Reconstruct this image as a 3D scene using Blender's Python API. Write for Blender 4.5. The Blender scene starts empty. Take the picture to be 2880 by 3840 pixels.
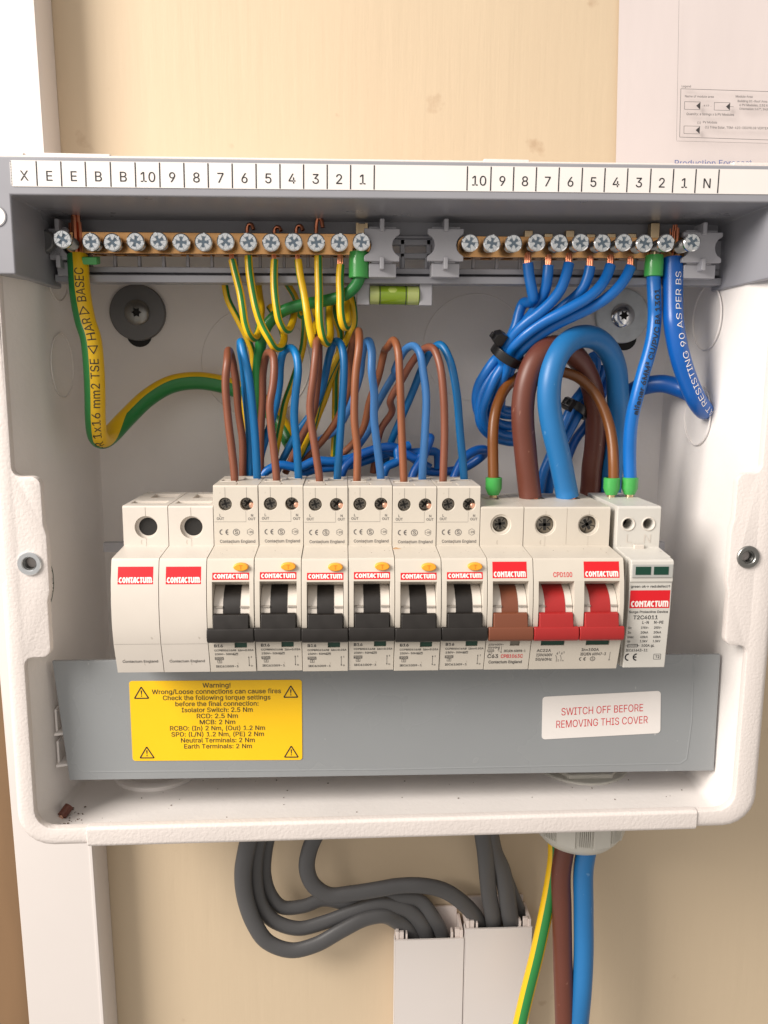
import bpy, bmesh, math
from mathutils import Vector, Matrix
from mathutils.geometry import delaunay_2d_cdt
PI = math.pi
S = 0.001                      # everything below is measured in millimetres
sc = bpy.context.scene
COL = sc.collection

# ------------------------------------------------------------------ camera
F_PX = 3004.71
CAM = Vector((87.12, -299.85, 110.93))
PITCH, YAW, ROLL = 0.1578, 0.0513, -0.0068
_fwd = Vector((math.sin(YAW)*math.cos(PITCH), math.cos(YAW)*math.cos(PITCH), -math.sin(PITCH)))
_rt0 = Vector((math.cos(YAW), -math.sin(YAW), 0))
_dn0 = _fwd.cross(_rt0)
RT = _rt0*math.cos(ROLL) + _dn0*math.sin(ROLL)
DN = -_rt0*math.sin(ROLL) + _dn0*math.cos(ROLL)
cam = bpy.data.cameras.new('camera')
camo = bpy.data.objects.new('camera', cam); COL.objects.link(camo)
cam.sensor_fit = 'HORIZONTAL'; cam.sensor_width = 36; cam.lens = F_PX/2880*36
cam.clip_start = 0.01; cam.clip_end = 50
M = Matrix((RT, -DN, -_fwd)).transposed().to_4x4(); M.translation = CAM*S
camo.matrix_world = M
sc.camera = camo

# ------------------------------------------------------------------ light
w = bpy.data.worlds.new('World'); sc.world = w; w.use_nodes = True
bg = w.node_tree.nodes['Background']
bg.inputs[1].default_value = 1.0
_n = w.node_tree.nodes; _l = w.node_tree.links
_tc = _n.new('ShaderNodeTexCoord'); _dp = _n.new('ShaderNodeVectorMath'); _dp.operation = 'DOT_PRODUCT'; _dp.inputs[1].default_value = (-.66, -.45, .60)
_l.new(_tc.outputs['Generated'], _dp.inputs[0])
_cr = _n.new('ShaderNodeValToRGB'); _l.new(_dp.outputs['Value'], _cr.inputs[0])       # room: dim away from the window, brighter towards it
_cr.color_ramp.elements[0].position = 0.0; _cr.color_ramp.elements[0].color = (.42, .385, .345, 1)
_cr.color_ramp.elements[1].position = .95; _cr.color_ramp.elements[1].color = (1.0, .94, .89, 1)
_e = _cr.color_ramp.elements.new(.45); _e.color = (.66, .615, .575, 1)
_l.new(_cr.outputs[0], bg.inputs[0])
def area(name, loc, target, sx, sy, power, color):
    l = bpy.data.lights.new(name, 'AREA'); l.shape = 'RECTANGLE'; l.size = sx; l.size_y = sy
    l.energy = power; l.color = color
    o = bpy.data.objects.new(name, l); COL.objects.link(o)
    o.location = loc; d = Vector(target)-Vector(loc)
    o.rotation_euler = d.to_track_quat('-Z', 'Y').to_euler()
    return o
area('window_light', (-0.89, -0.62, 0.74), (0.08, 0.05, 0.07), 0.60, 0.70, 32, (1.0, 0.93, 0.86))
sc.cycles.diffuse_bounces = 7; sc.cycles.max_bounces = 12
vs = sc.view_settings
vs.view_transform = 'Standard'; vs.look = 'None'; vs.exposure = 0.0; vs.gamma = 1.0; vs.use_curve_mapping = False

# ------------------------------------------------------------------ pixel to place
def at(px, py, Y):
    d = RT*((px-1440)/F_PX) + DN*((py-1920)/F_PX) + _fwd
    return CAM + d*((Y-CAM.y)/d.y)
def zoom(ox, oy, s): return lambda x, y, Y: at(ox+s*x, oy+s*y, Y)
D1 = zoom(0, 0, 1.736)               # overview
Z5 = zoom(800, 1140, .42195)
Z6 = zoom(1700, 1140, .42195)
Z9 = zoom(1800, 850, .42195)
R1 = zoom(0, 560, .868)
R2 = zoom(1440, 560, .868)
R3 = zoom(0, 1200, .868)
R4 = zoom(1440, 1200, .868)
ZC = zoom(1760, 1780, .4822)
ZP = zoom(2200, 0, .40988)
B1 = zoom(0, 3100, .868)
B2 = zoom(1440, 3100, .868)

# ------------------------------------------------------------------ materials
def mat(name, color, rough=0.45, metal=0.0, bump=None, vary=None, spec=0.5, coat=0.0, scuff=None):
    """bump=(scale, strength, distance_mm, (stretch xyz)), vary=(scale, amount, (stretch))"""
    m = bpy.data.materials.new(name); m.use_nodes = True
    nt = m.node_tree; b = nt.nodes['Principled BSDF']
    b.inputs['Base Color'].default_value = (*color, 1)
    b.inputs['Roughness'].default_value = rough; b.inputs['Metallic'].default_value = metal
    b.inputs['Specular IOR Level'].default_value = spec
    b.inputs['Coat Weight'].default_value = coat
    if bump or vary: tc = nt.nodes.new('ShaderNodeTexCoord')
    if vary:
        mp = nt.nodes.new('ShaderNodeMapping'); nt.links.new(tc.outputs['Object'], mp.inputs[0])
        mp.inputs['Scale'].default_value = vary[2] if len(vary) > 2 else (1, 1, 1)
        n = nt.nodes.new('ShaderNodeTexNoise'); n.inputs['Scale'].default_value = vary[0]; n.inputs['Detail'].default_value = 5
        nt.links.new(mp.outputs[0], n.inputs['Vector'])
        r = nt.nodes.new('ShaderNodeMapRange'); r.inputs[1].default_value = .3; r.inputs[2].default_value = .7
        r.inputs[3].default_value = 1-vary[1]; r.inputs[4].default_value = 1+vary[1]*.4
        nt.links.new(n.outputs['Fac'], r.inputs[0])
        mx = nt.nodes.new('ShaderNodeMix'); mx.data_type = 'RGBA'; mx.blend_type = 'MULTIPLY'; mx.inputs[0].default_value = 1
        mx.inputs[6].default_value = (*color, 1); nt.links.new(r.outputs[0], mx.inputs[7])
        nt.links.new(mx.outputs[2], b.inputs['Base Color'])
        if scuff:
            sn = nt.nodes.new('ShaderNodeTexNoise'); sn.inputs['Scale'].default_value = scuff[0]; sn.inputs['Detail'].default_value = 2
            sm = nt.nodes.new('ShaderNodeMapping'); sm.inputs['Scale'].default_value = (1, .5, .6); sm.inputs['Rotation'].default_value = (.3, .6, .2)
            nt.links.new(tc.outputs['Object'], sm.inputs[0]); nt.links.new(sm.outputs[0], sn.inputs['Vector'])
            sr = nt.nodes.new('ShaderNodeMapRange'); sr.inputs[1].default_value = scuff[1]; sr.inputs[2].default_value = scuff[1]+.03; sr.inputs[4].default_value = scuff[2]
            nt.links.new(sn.outputs['Fac'], sr.inputs[0])
            s2 = nt.nodes.new('ShaderNodeMix'); s2.data_type = 'RGBA'; s2.inputs[7].default_value = (*scuff[3], 1)
            nt.links.new(sr.outputs[0], s2.inputs[0]); nt.links.new(mx.outputs[2], s2.inputs[6]); nt.links.new(s2.outputs[2], b.inputs['Base Color'])
        r2 = nt.nodes.new('ShaderNodeMapRange'); r2.inputs[1].default_value = .3; r2.inputs[2].default_value = .7
        r2.inputs[3].default_value = rough*.85; r2.inputs[4].default_value = min(1, rough*1.15)
        nt.links.new(n.outputs['Fac'], r2.inputs[0]); nt.links.new(r2.outputs[0], b.inputs['Roughness'])
    if bump:
        mp = nt.nodes.new('ShaderNodeMapping'); nt.links.new(tc.outputs['Object'], mp.inputs[0])
        mp.inputs['Scale'].default_value = bump[3] if len(bump) > 3 else (1, 1, 1)
        n = nt.nodes.new('ShaderNodeTexNoise'); n.inputs['Scale'].default_value = bump[0]; n.inputs['Detail'].default_value = 3
        nt.links.new(mp.outputs[0], n.inputs['Vector'])
        bp = nt.nodes.new('ShaderNodeBump'); bp.inputs['Strength'].default_value = bump[1]; bp.inputs['Distance'].default_value = bump[2]*S
        nt.links.new(n.outputs['Fac'], bp.inputs['Height']); nt.links.new(bp.outputs[0], b.inputs['Normal'])
    return m
def stripe(name, frac, mult=1, rough=.35):
    """two coloured sleeve: green over a share of the way round, yellow over the rest"""
    m = bpy.data.materials.new(name); m.use_nodes = True; nt = m.node_tree; b = nt.nodes['Principled BSDF']
    uv = nt.nodes.new('ShaderNodeUVMap'); uv.uv_map = 'UVMap'
    sx = nt.nodes.new('ShaderNodeSeparateXYZ'); nt.links.new(uv.outputs[0], sx.inputs[0])
    fr = nt.nodes.new('ShaderNodeMath'); fr.operation = 'FRACT'; ml = nt.nodes.new('ShaderNodeMath'); ml.operation = 'MULTIPLY'; ml.inputs[1].default_value = mult; nt.links.new(sx.outputs[0], ml.inputs[0]); nt.links.new(ml.outputs[0], fr.inputs[0])
    gt = nt.nodes.new('ShaderNodeMath'); gt.operation = 'LESS_THAN'; gt.inputs[1].default_value = frac; nt.links.new(fr.outputs[0], gt.inputs[0])
    mx = nt.nodes.new('ShaderNodeMix'); mx.data_type = 'RGBA'
    mx.inputs[6].default_value = (.78, .48, .008, 1); mx.inputs[7].default_value = (.02, .20, .045, 1)
    nt.links.new(gt.outputs[0], mx.inputs[0]); nt.links.new(mx.outputs[2], b.inputs['Base Color'])
    b.inputs['Roughness'].default_value = rough
    return m
MT = {}
MT['module'] = mat('cream_plastic', (.60, .55, .475), .42, bump=(2600, .12, .05), vary=(60, .05), scuff=(330, .735, .35, (.22, .18, .13)))
MT['module_grey'] = mat('pale_plastic', (.60, .58, .535), .45, bump=(2600, .12, .05), vary=(60, .05), scuff=(330, .735, .35, (.22, .18, .13)))
MT['blank'] = mat('white_plastic', (.64, .59, .53), .42, bump=(2600, .12, .05), vary=(50, .04), scuff=(330, .735, .35, (.22, .18, .13)))
MT['case'] = mat('powder_coat', (.70, .645, .615), .50, bump=(850, .55, .34), vary=(25, .04))
MT['inner'] = mat('inner_coat', (.78, .745, .72), .55, bump=(430, .28, .35), vary=(18, .06))
MT['hood'] = mat('grey_plastic', (.29, .292, .32), .30, bump=(1800, .1, .05), vary=(30, .06))
MT['hood_light'] = mat('light_grey_plastic', (.40, .40, .43), .40, vary=(60, .06))
MT['cover'] = mat('cover_plastic', (.275, .29, .30), .28, bump=(1500, .12, .05), vary=(11, .07), scuff=(260, .745, .6, (.5, .5, .5)))
MT['paper'] = mat('sticker_paper', (.80, .76, .73), .55, vary=(30, .03))
MT['sheet'] = mat('printed_paper', (.66, .59, .575), .75, bump=(40, .25, .8, (1.6, 1, .35)), vary=(20, .04, (1.5, 1, .5)))
MT['ink'] = mat('black_ink', (.018, .018, .022), .5)
MT['ink_tan2'] = mat('moulded_seam', (.30, .27, .235), .5)
MT['ink_soft'] = mat('grey_ink', (.05, .045, .045), .6)
MT['ink_tan'] = mat('pad_print', (.13, .12, .115), .6)
MT['ink_blue'] = mat('blue_ink', (.03, .08, .3), .6)
MT['ink_red'] = mat('red_ink', (.62, .015, .025), .5)
MT['ink_white'] = mat('white_ink', (.86, .82, .78), .5)
MT['red_label'] = mat('red_label', (.66, .006, .014), .45)
MT['yellow_label'] = mat('yellow_label', (.92, .56, .004), .45, vary=(40, .03))
MT['orange'] = mat('orange_plastic', (.90, .38, .03), .35)
MT['orange_d'] = mat('orange_moulding', (.72, .24, .015), .4)
MT['black'] = mat('black_plastic', (.014, .0115, .010), .42, bump=(2200, .2, .05), vary=(200, .15))
MT['brown_t'] = mat('brown_plastic', (.17, .052, .025), .38, bump=(2200, .15, .05))
MT['red_t'] = mat('red_plastic', (.35, .018, .018), .34, bump=(2200, .15, .05), vary=(90, .06))
MT['dark'] = mat('hollow_shade', (.010, .009, .008), .7)  # near black that paints the shade inside holes and drive recesses
MT['ink_green'] = mat('dark_green_ink', (.04, .07, .05), .6)
MT['green_ind'] = mat('green_flag', (.005, .05, .03), .3)
MT['clear'] = mat('clear_window', (.42, .42, .40), .12, coat=.5)
MT['zinc'] = mat('zinc_plated_steel', (.74, .77, .79), .17, 1.0, bump=(420, .45, .16))
MT['zinc_d'] = mat('dull_steel', (.30, .30, .29), .35, 1.0, bump=(700, .3, .2))
MT['recess'] = mat('blue_recess_shade', (.17, .22, .27), .22, 1.0)  # dark bluish tone painting shade into the screw crosses
MT['terminal'] = mat('terminal_steel', (.22, .20, .17), .34, 1.0, bump=(900, .3, .2))
MT['washer_d'] = mat('dark_washer', (.15, .15, .152), .38, .3, vary=(60, .1))
MT['washer'] = mat('galvanised_steel', (.66, .70, .71), .42, .2, bump=(260, .6, .3), vary=(110, .22))
MT['brass'] = mat('brass', (.72, .40, .17), .24, 1.0, bump=(400, .3, .2, (.2, 1, 1)), vary=(70, .3))
MT['brass_l'] = mat('brass_cage', (.70, .54, .34), .25, 1.0)
MT['copper'] = mat('copper', (.66, .25, .14), .28, 1.0)
MT['pale_copper'] = mat('copper_core', (.72, .42, .30), .4, .6)
MT['brown'] = mat('brown_pvc', (.205, .068, .036), .42, vary=(40, .10))
MT['brown_l'] = mat('light_brown_pvc', (.25, .085, .035), .42, vary=(40, .10))
MT['brown_o'] = mat('tan_brown_pvc', (.19, .062, .010), .36, vary=(40, .10))
MT['brown_k'] = mat('deep_brown_pvc', (.125, .036, .022), .42, bump=(900, .12, .1), vary=(40, .08), scuff=(420, .715, .28, (.42, .22, .16)))
MT['blue'] = mat('blue_pvc', (.004, .135, .47), .33, vary=(40, .08))
MT['blue_c'] = mat('bright_blue_pvc', (.006, .19, .50), .38, vary=(40, .08))
MT['blue_m'] = mat('mid_blue_pvc', (.004, .14, .37), .38, vary=(40, .08))
MT['blue_l'] = mat('pale_blue_pvc', (.06, .22, .54), .40, vary=(40, .08))
MT['blue_r'] = mat('royal_blue_pvc', (.002, .095, .40), .33, vary=(40, .08))
MT['blue_t'] = mat('tail_blue_pvc', (.014, .155, .40), .42, bump=(900, .12, .1), vary=(30, .10), scuff=(420, .715, .28, (.25, .42, .62)))
MT['gy'] = stripe('green_yellow_pvc', .30, 2)
MT['gy_hang'] = stripe('hanging_green_yellow_sleeve', .20)
MT['gy_big'] = stripe('green_yellow_sleeve', .44)
MT['gy_green'] = stripe('green_sleeve', .66)
MT['ferrule'] = mat('green_ferrule', (.055, .36, .075), .33, coat=.2)
MT['grey_c'] = mat('grey_sheath', (.085, .085, .088), .45, bump=(600, .15, .1), vary=(30, .06))
MT['tie'] = mat('black_nylon', (.008, .008, .009), .28)
MT['gland'] = mat('gland_plastic', (.58, .565, .51), .45, vary=(60, .05))
MT['trunk'] = mat('trunking_pvc', (.69, .645, .62), .40, vary=(12, .03))
MT['trunk_in'] = mat('trunking_edge', (.70, .62, .58), .5)
MT['board'] = mat('brown_board', (.22, .13, .065), .6, vary=(8, .25, (3, 1, .5)))
MT['vial'] = mat('green_vial', (.22, .34, .012), .12, coat=.6)
MT['vial_l'] = mat('pale_vial', (.42, .48, .16), .15, coat=.6)
MT['bubble'] = mat('bubble', (.42, .52, .10), .06, coat=1.0)
MT['debris'] = mat('debris', (.10, .06, .035), .8)
MT['wood_chip'] = mat('shaving', (.70, .45, .25), .7)

# wall paint with brush marks, small nicks and smudges
def wall_mat():
    m = bpy.data.materials.new('cream_wall_paint'); m.use_nodes = True; nt = m.node_tree; b = nt.nodes['Principled BSDF']
    tc = nt.nodes.new('ShaderNodeTexCoord')
    def noise(scale, stretch, rot=0, det=4):
        mp = nt.nodes.new('ShaderNodeMapping'); mp.inputs['Scale'].default_value = stretch; mp.inputs['Rotation'].default_value = (0, rot, 0)
        nt.links.new(tc.outputs['Object'], mp.inputs[0])
        n = nt.nodes.new('ShaderNodeTexNoise'); n.inputs['Scale'].default_value = scale; n.inputs['Detail'].default_value = det
        nt.links.new(mp.outputs[0], n.inputs['Vector']); return n
    base = nt.nodes.new('ShaderNodeValToRGB'); big = noise(7, (1, 1, .6))
    base.color_ramp.elements[0].position = .32; base.color_ramp.elements[0].color = (.57, .455, .315, 1)
    base.color_ramp.elements[1].position = .68; base.color_ramp.elements[1].color = (.605, .487, .34, 1)
    nt.links.new(big.outputs[0], base.inputs[0])
    sp = noise(48, (1, 1, 1), 0, 6); r = nt.nodes.new('ShaderNodeMapRange')
    r.inputs[1].default_value = .69; r.inputs[2].default_value = .76; r.inputs[3].default_value = 0; r.inputs[4].default_value = .45
    nt.links.new(sp.outputs[0], r.inputs[0])
    mx = nt.nodes.new('ShaderNodeMix'); mx.data_type = 'RGBA'; mx.inputs[7].default_value = (.34, .21, .12, 1)
    nt.links.new(r.outputs[0], mx.inputs[0]); nt.links.new(base.outputs[0], mx.inputs[6]); nt.links.new(mx.outputs[2], b.inputs['Base Color'])
    b.inputs['Roughness'].default_value = .55
    n1 = noise(260, (1, 1, .06)); n2 = noise(200, (1, 1, .08), .45); n3 = noise(90, (1, 1, .8), 0, 2)
    msk = noise(9, (1, 1, 1), 0, 2); mr = nt.nodes.new('ShaderNodeMapRange'); mr.inputs[1].default_value = .42; mr.inputs[2].default_value = .6
    nt.links.new(msk.outputs[0], mr.inputs[0])
    mm = nt.nodes.new('ShaderNodeMix'); mm.data_type = 'FLOAT'; nt.links.new(mr.outputs[0], mm.inputs[0]); nt.links.new(n1.outputs[0], mm.inputs[2]); nt.links.new(n2.outputs[0], mm.inputs[3])
    ad = nt.nodes.new('ShaderNodeMath'); ad.operation = 'MULTIPLY_ADD'; ad.inputs[1].default_value = .5
    nt.links.new(n3.outputs[0], ad.inputs[0]); nt.links.new(mm.outputs[0], ad.inputs[2])
    bp = nt.nodes.new('ShaderNodeBump'); bp.inputs['Strength'].default_value = .5; bp.inputs['Distance'].default_value = .0003
    nt.links.new(ad.outputs[0], bp.inputs['Height']); nt.links.new(bp.outputs[0], b.inputs['Normal'])
    return m
MT['wall'] = wall_mat()

# ------------------------------------------------------------------ mesh builder
class G:
    def __init__(s): s.bm = bmesh.new(); s.mi = 0; s.uv = None
    def _f(s, vs):
        try: f = s.bm.faces.new(vs)
        except ValueError: return None
        f.material_index = s.mi; f.smooth = True; return f
    def prism(s, poly, fn0, fn1):
        a = [s.bm.verts.new(fn0(p)) for p in poly]; b = [s.bm.verts.new(fn1(p)) for p in poly]; n = len(poly)
        s._f(a); s._f(list(reversed(b)))
        for i in range(n): s._f([a[(i+1) % n], a[i], b[i], b[(i+1) % n]])
        return s
    def px(s, prof, x0, x1): return s.prism(prof, lambda p: (x0, p[0], p[1]), lambda p: (x1, p[0], p[1]))       # (y,z) outline
    def py(s, poly, y0, y1): return s.prism(poly, lambda p: (p[0], y0, p[1]), lambda p: (p[0], y1, p[1]))       # (x,z) outline
    def pz(s, poly, z0, z1): return s.prism(poly, lambda p: (p[0], p[1], z0), lambda p: (p[0], p[1], z1))
    def box(s, x0, x1, y0, y1, z0, z1): return s.py([(x0, z0), (x1, z0), (x1, z1), (x0, z1)], y0, y1)
    def cyl(s, c, ax, r, h, n=24, r2=None, ph=0):
        ax = Vector(ax).normalized(); c = Vector(c)
        u = ax.orthogonal().normalized() if abs(ax.z) > .9 or abs(ax.y) < .9 else Vector((1, 0, 0)); v = ax.cross(u); r2 = r if r2 is None else r2
        P = [(math.cos(ph+2*PI*i/n), math.sin(ph+2*PI*i/n)) for i in range(n)]
        return s.prism(P, lambda p: c+(u*p[0]+v*p[1])*r, lambda p: c+ax*h+(u*p[0]+v*p[1])*r2)
    def rings(s, rr, n=24, c=(0, 0, 0), ax=(0, -1, 0), cap=True):
        """lathe: list of (radius, distance along axis)"""
        ax = Vector(ax).normalized(); c = Vector(c); u = Vector((1, 0, 0)) if abs(ax.x) < .9 else Vector((0, 1, 0)); v = ax.cross(u); u = v.cross(ax)
        L = [[s.bm.verts.new(c+ax*h+(u*math.cos(2*PI*i/n)+v*math.sin(2*PI*i/n))*r) for i in range(n)] for r, h in rr]
        for a, b in zip(L, L[1:]):
            for i in range(n): s._f([a[i], a[(i+1) % n], b[(i+1) % n], b[i]])
        if cap: s._f(list(reversed(L[0]))); s._f(L[-1])
        return s
    def torus(s, c, ax, R_, r, n=40, k=8, sc_=(1, 1)):
        ax = Vector(ax).normalized(); c = Vector(c); u = ax.orthogonal().normalized(); v = ax.cross(u)
        L = []
        for i in range(n):
            d = u*math.cos(2*PI*i/n)*sc_[0]+v*math.sin(2*PI*i/n)*sc_[1]
            L.append([s.bm.verts.new(c+d*R_+(d*math.cos(2*PI*j/k)+ax*math.sin(2*PI*j/k))*r) for j in range(k)])
        for i in range(n):
            a, b = L[i], L[(i+1) % n]
            for j in range(k): s._f([a[j], a[(j+1) % k], b[(j+1) % k], b[j]])
        return s
    def tube(s, P, r, n=14, phase=0.0, flat=1.0, steps=7, r_end=None):
        tw = phase if isinstance(phase, list) else [(0, phase), (1, phase)]
        def ph(t):
            for (a, pa), (b, pb) in zip(tw, tw[1:]):
                if t <= b: return pa+(pb-pa)*(t-a)/max(b-a, 1e-6)
            return tw[-1][1]
        pts, fr = sweep(P, steps)
        uvl = s.bm.loops.layers.uv.get('UVMap') or s.bm.loops.layers.uv.new('UVMap'); L = []
        for k, (p, (N, B)) in enumerate(zip(pts, fr)):
            rr = r if r_end is None else r+(r_end-r)*k/(len(pts)-1)
            L.append([s.bm.verts.new(p+N*math.cos(2*PI*i/n)*rr*flat+B*math.sin(2*PI*i/n)*rr) for i in range(n)])
        for k in range(len(L)-1):
            for i in range(n):
                f = s._f([L[k][i], L[k][(i+1) % n], L[k+1][(i+1) % n], L[k+1][i]])
                for l, (uu, vv) in zip(f.loops, ((i, k), (i+1, k), (i+1, k+1), (i, k+1))): l[uvl].uv = (uu/n+ph(vv/(len(L)-1)), vv)
        s._f(list(reversed(L[0]))); s._f(L[-1])
        return s
    def poly(s, pts): s._f([s.bm.verts.new(p) for p in pts]); return s
    def obj(s, name, m, parent=None, bevel=0, seg=2, cut=None, loc=None, wn=True, angle=40, tri=False):
        for v in s.bm.verts: v.co = v.co
        bmesh.ops.recalc_face_normals(s.bm, faces=s.bm.faces)
        if loc is not None:
            for v in s.bm.verts: v.co -= Vector(loc)
        for v in s.bm.verts: v.co *= S
        me = bpy.data.meshes.new(name); s.bm.to_mesh(me); s.bm.free()
        for q in (m if isinstance(m, (list, tuple)) else [m]): me.materials.append(MT[q])
        o = bpy.data.objects.new(name, me); COL.objects.link(o)
        tmp = None
        if cut is not None:
            bmesh.ops.recalc_face_normals(cut.bm, faces=cut.bm.faces)
            for v in cut.bm.verts: v.co *= S
            cm = bpy.data.meshes.new('cutter'); cut.bm.to_mesh(cm); cut.bm.free()
            for q in (m if isinstance(m, (list, tuple)) else [m]): cm.materials.append(MT[q])
            tmp = bpy.data.objects.new('cutter', cm); COL.objects.link(tmp)
            b = o.modifiers.new('b', 'BOOLEAN'); b.operation = 'DIFFERENCE'; b.object = tmp; b.solver = 'EXACT'; b.use_self = True
        if bevel:
            b = o.modifiers.new('v', 'BEVEL'); b.width = bevel*S; b.segments = seg; b.limit_method = 'ANGLE'; b.angle_limit = math.radians(angle); b.use_clamp_overlap = True
        if cut is not None or bevel:
            dg = bpy.context.evaluated_depsgraph_get()
            nm = bpy.data.meshes.new_from_object(o.evaluated_get(dg)); nm.name = name
            o.modifiers.clear(); o.data = nm; bpy.data.meshes.remove(me); me = nm
            if tmp: bpy.data.objects.remove(tmp)
        me.polygons.foreach_set('use_smooth', [True]*len(me.polygons))
        me.set_sharp_from_angle(angle=math.radians(38 if not bevel else 50))
        if bevel and wn:
            k = o.modifiers.new('wn', 'WEIGHTED_NORMAL'); k.keep_sharp = True
        if parent is not None: o.parent = parent
        elif loc is not None: o.location = Vector(loc)*S
        return o

def sweep(P, steps=7):
    P = [Vector(p) for p in P]; Q = [P[0]*2-P[1]]+P+[P[-1]*2-P[-2]]; pts = []
    for i in range(1, len(Q)-2):
        a, b, c, d = Q[i-1:i+3]
        # centripetal Catmull-Rom
        t0 = 0; t1 = t0+max((b-a).length, 1e-3)**.5; t2 = t1+max((c-b).length, 1e-3)**.5; t3 = t2+max((d-c).length, 1e-3)**.5
        for k in range(steps):
            t = t1+(t2-t1)*k/steps
            A1 = a*((t1-t)/(t1-t0))+b*((t-t0)/(t1-t0)); A2 = b*((t2-t)/(t2-t1))+c*((t-t1)/(t2-t1)); A3 = c*((t3-t)/(t3-t2))+d*((t-t2)/(t3-t2))
            B1_ = A1*((t2-t)/(t2-t0))+A2*((t-t0)/(t2-t0)); B2_ = A2*((t3-t)/(t3-t1))+A3*((t-t1)/(t3-t1))
            pts.append(B1_*((t2-t)/(t2-t1))+B2_*((t-t1)/(t2-t1)))
    pts.append(P[-1])
    fr = []; N = None
    for i, p in enumerate(pts):
        T = (pts[min(i+1, len(pts)-1)]-pts[max(i-1, 0)]).normalized()
        if N is None: N = Vector((0, -1, 0))
        N = N-T*N.dot(T)
        if N.length < 1e-4: N = T.orthogonal()
        N.normalize(); fr.append((N.copy(), T.cross(N)))
    return pts, fr

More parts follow.
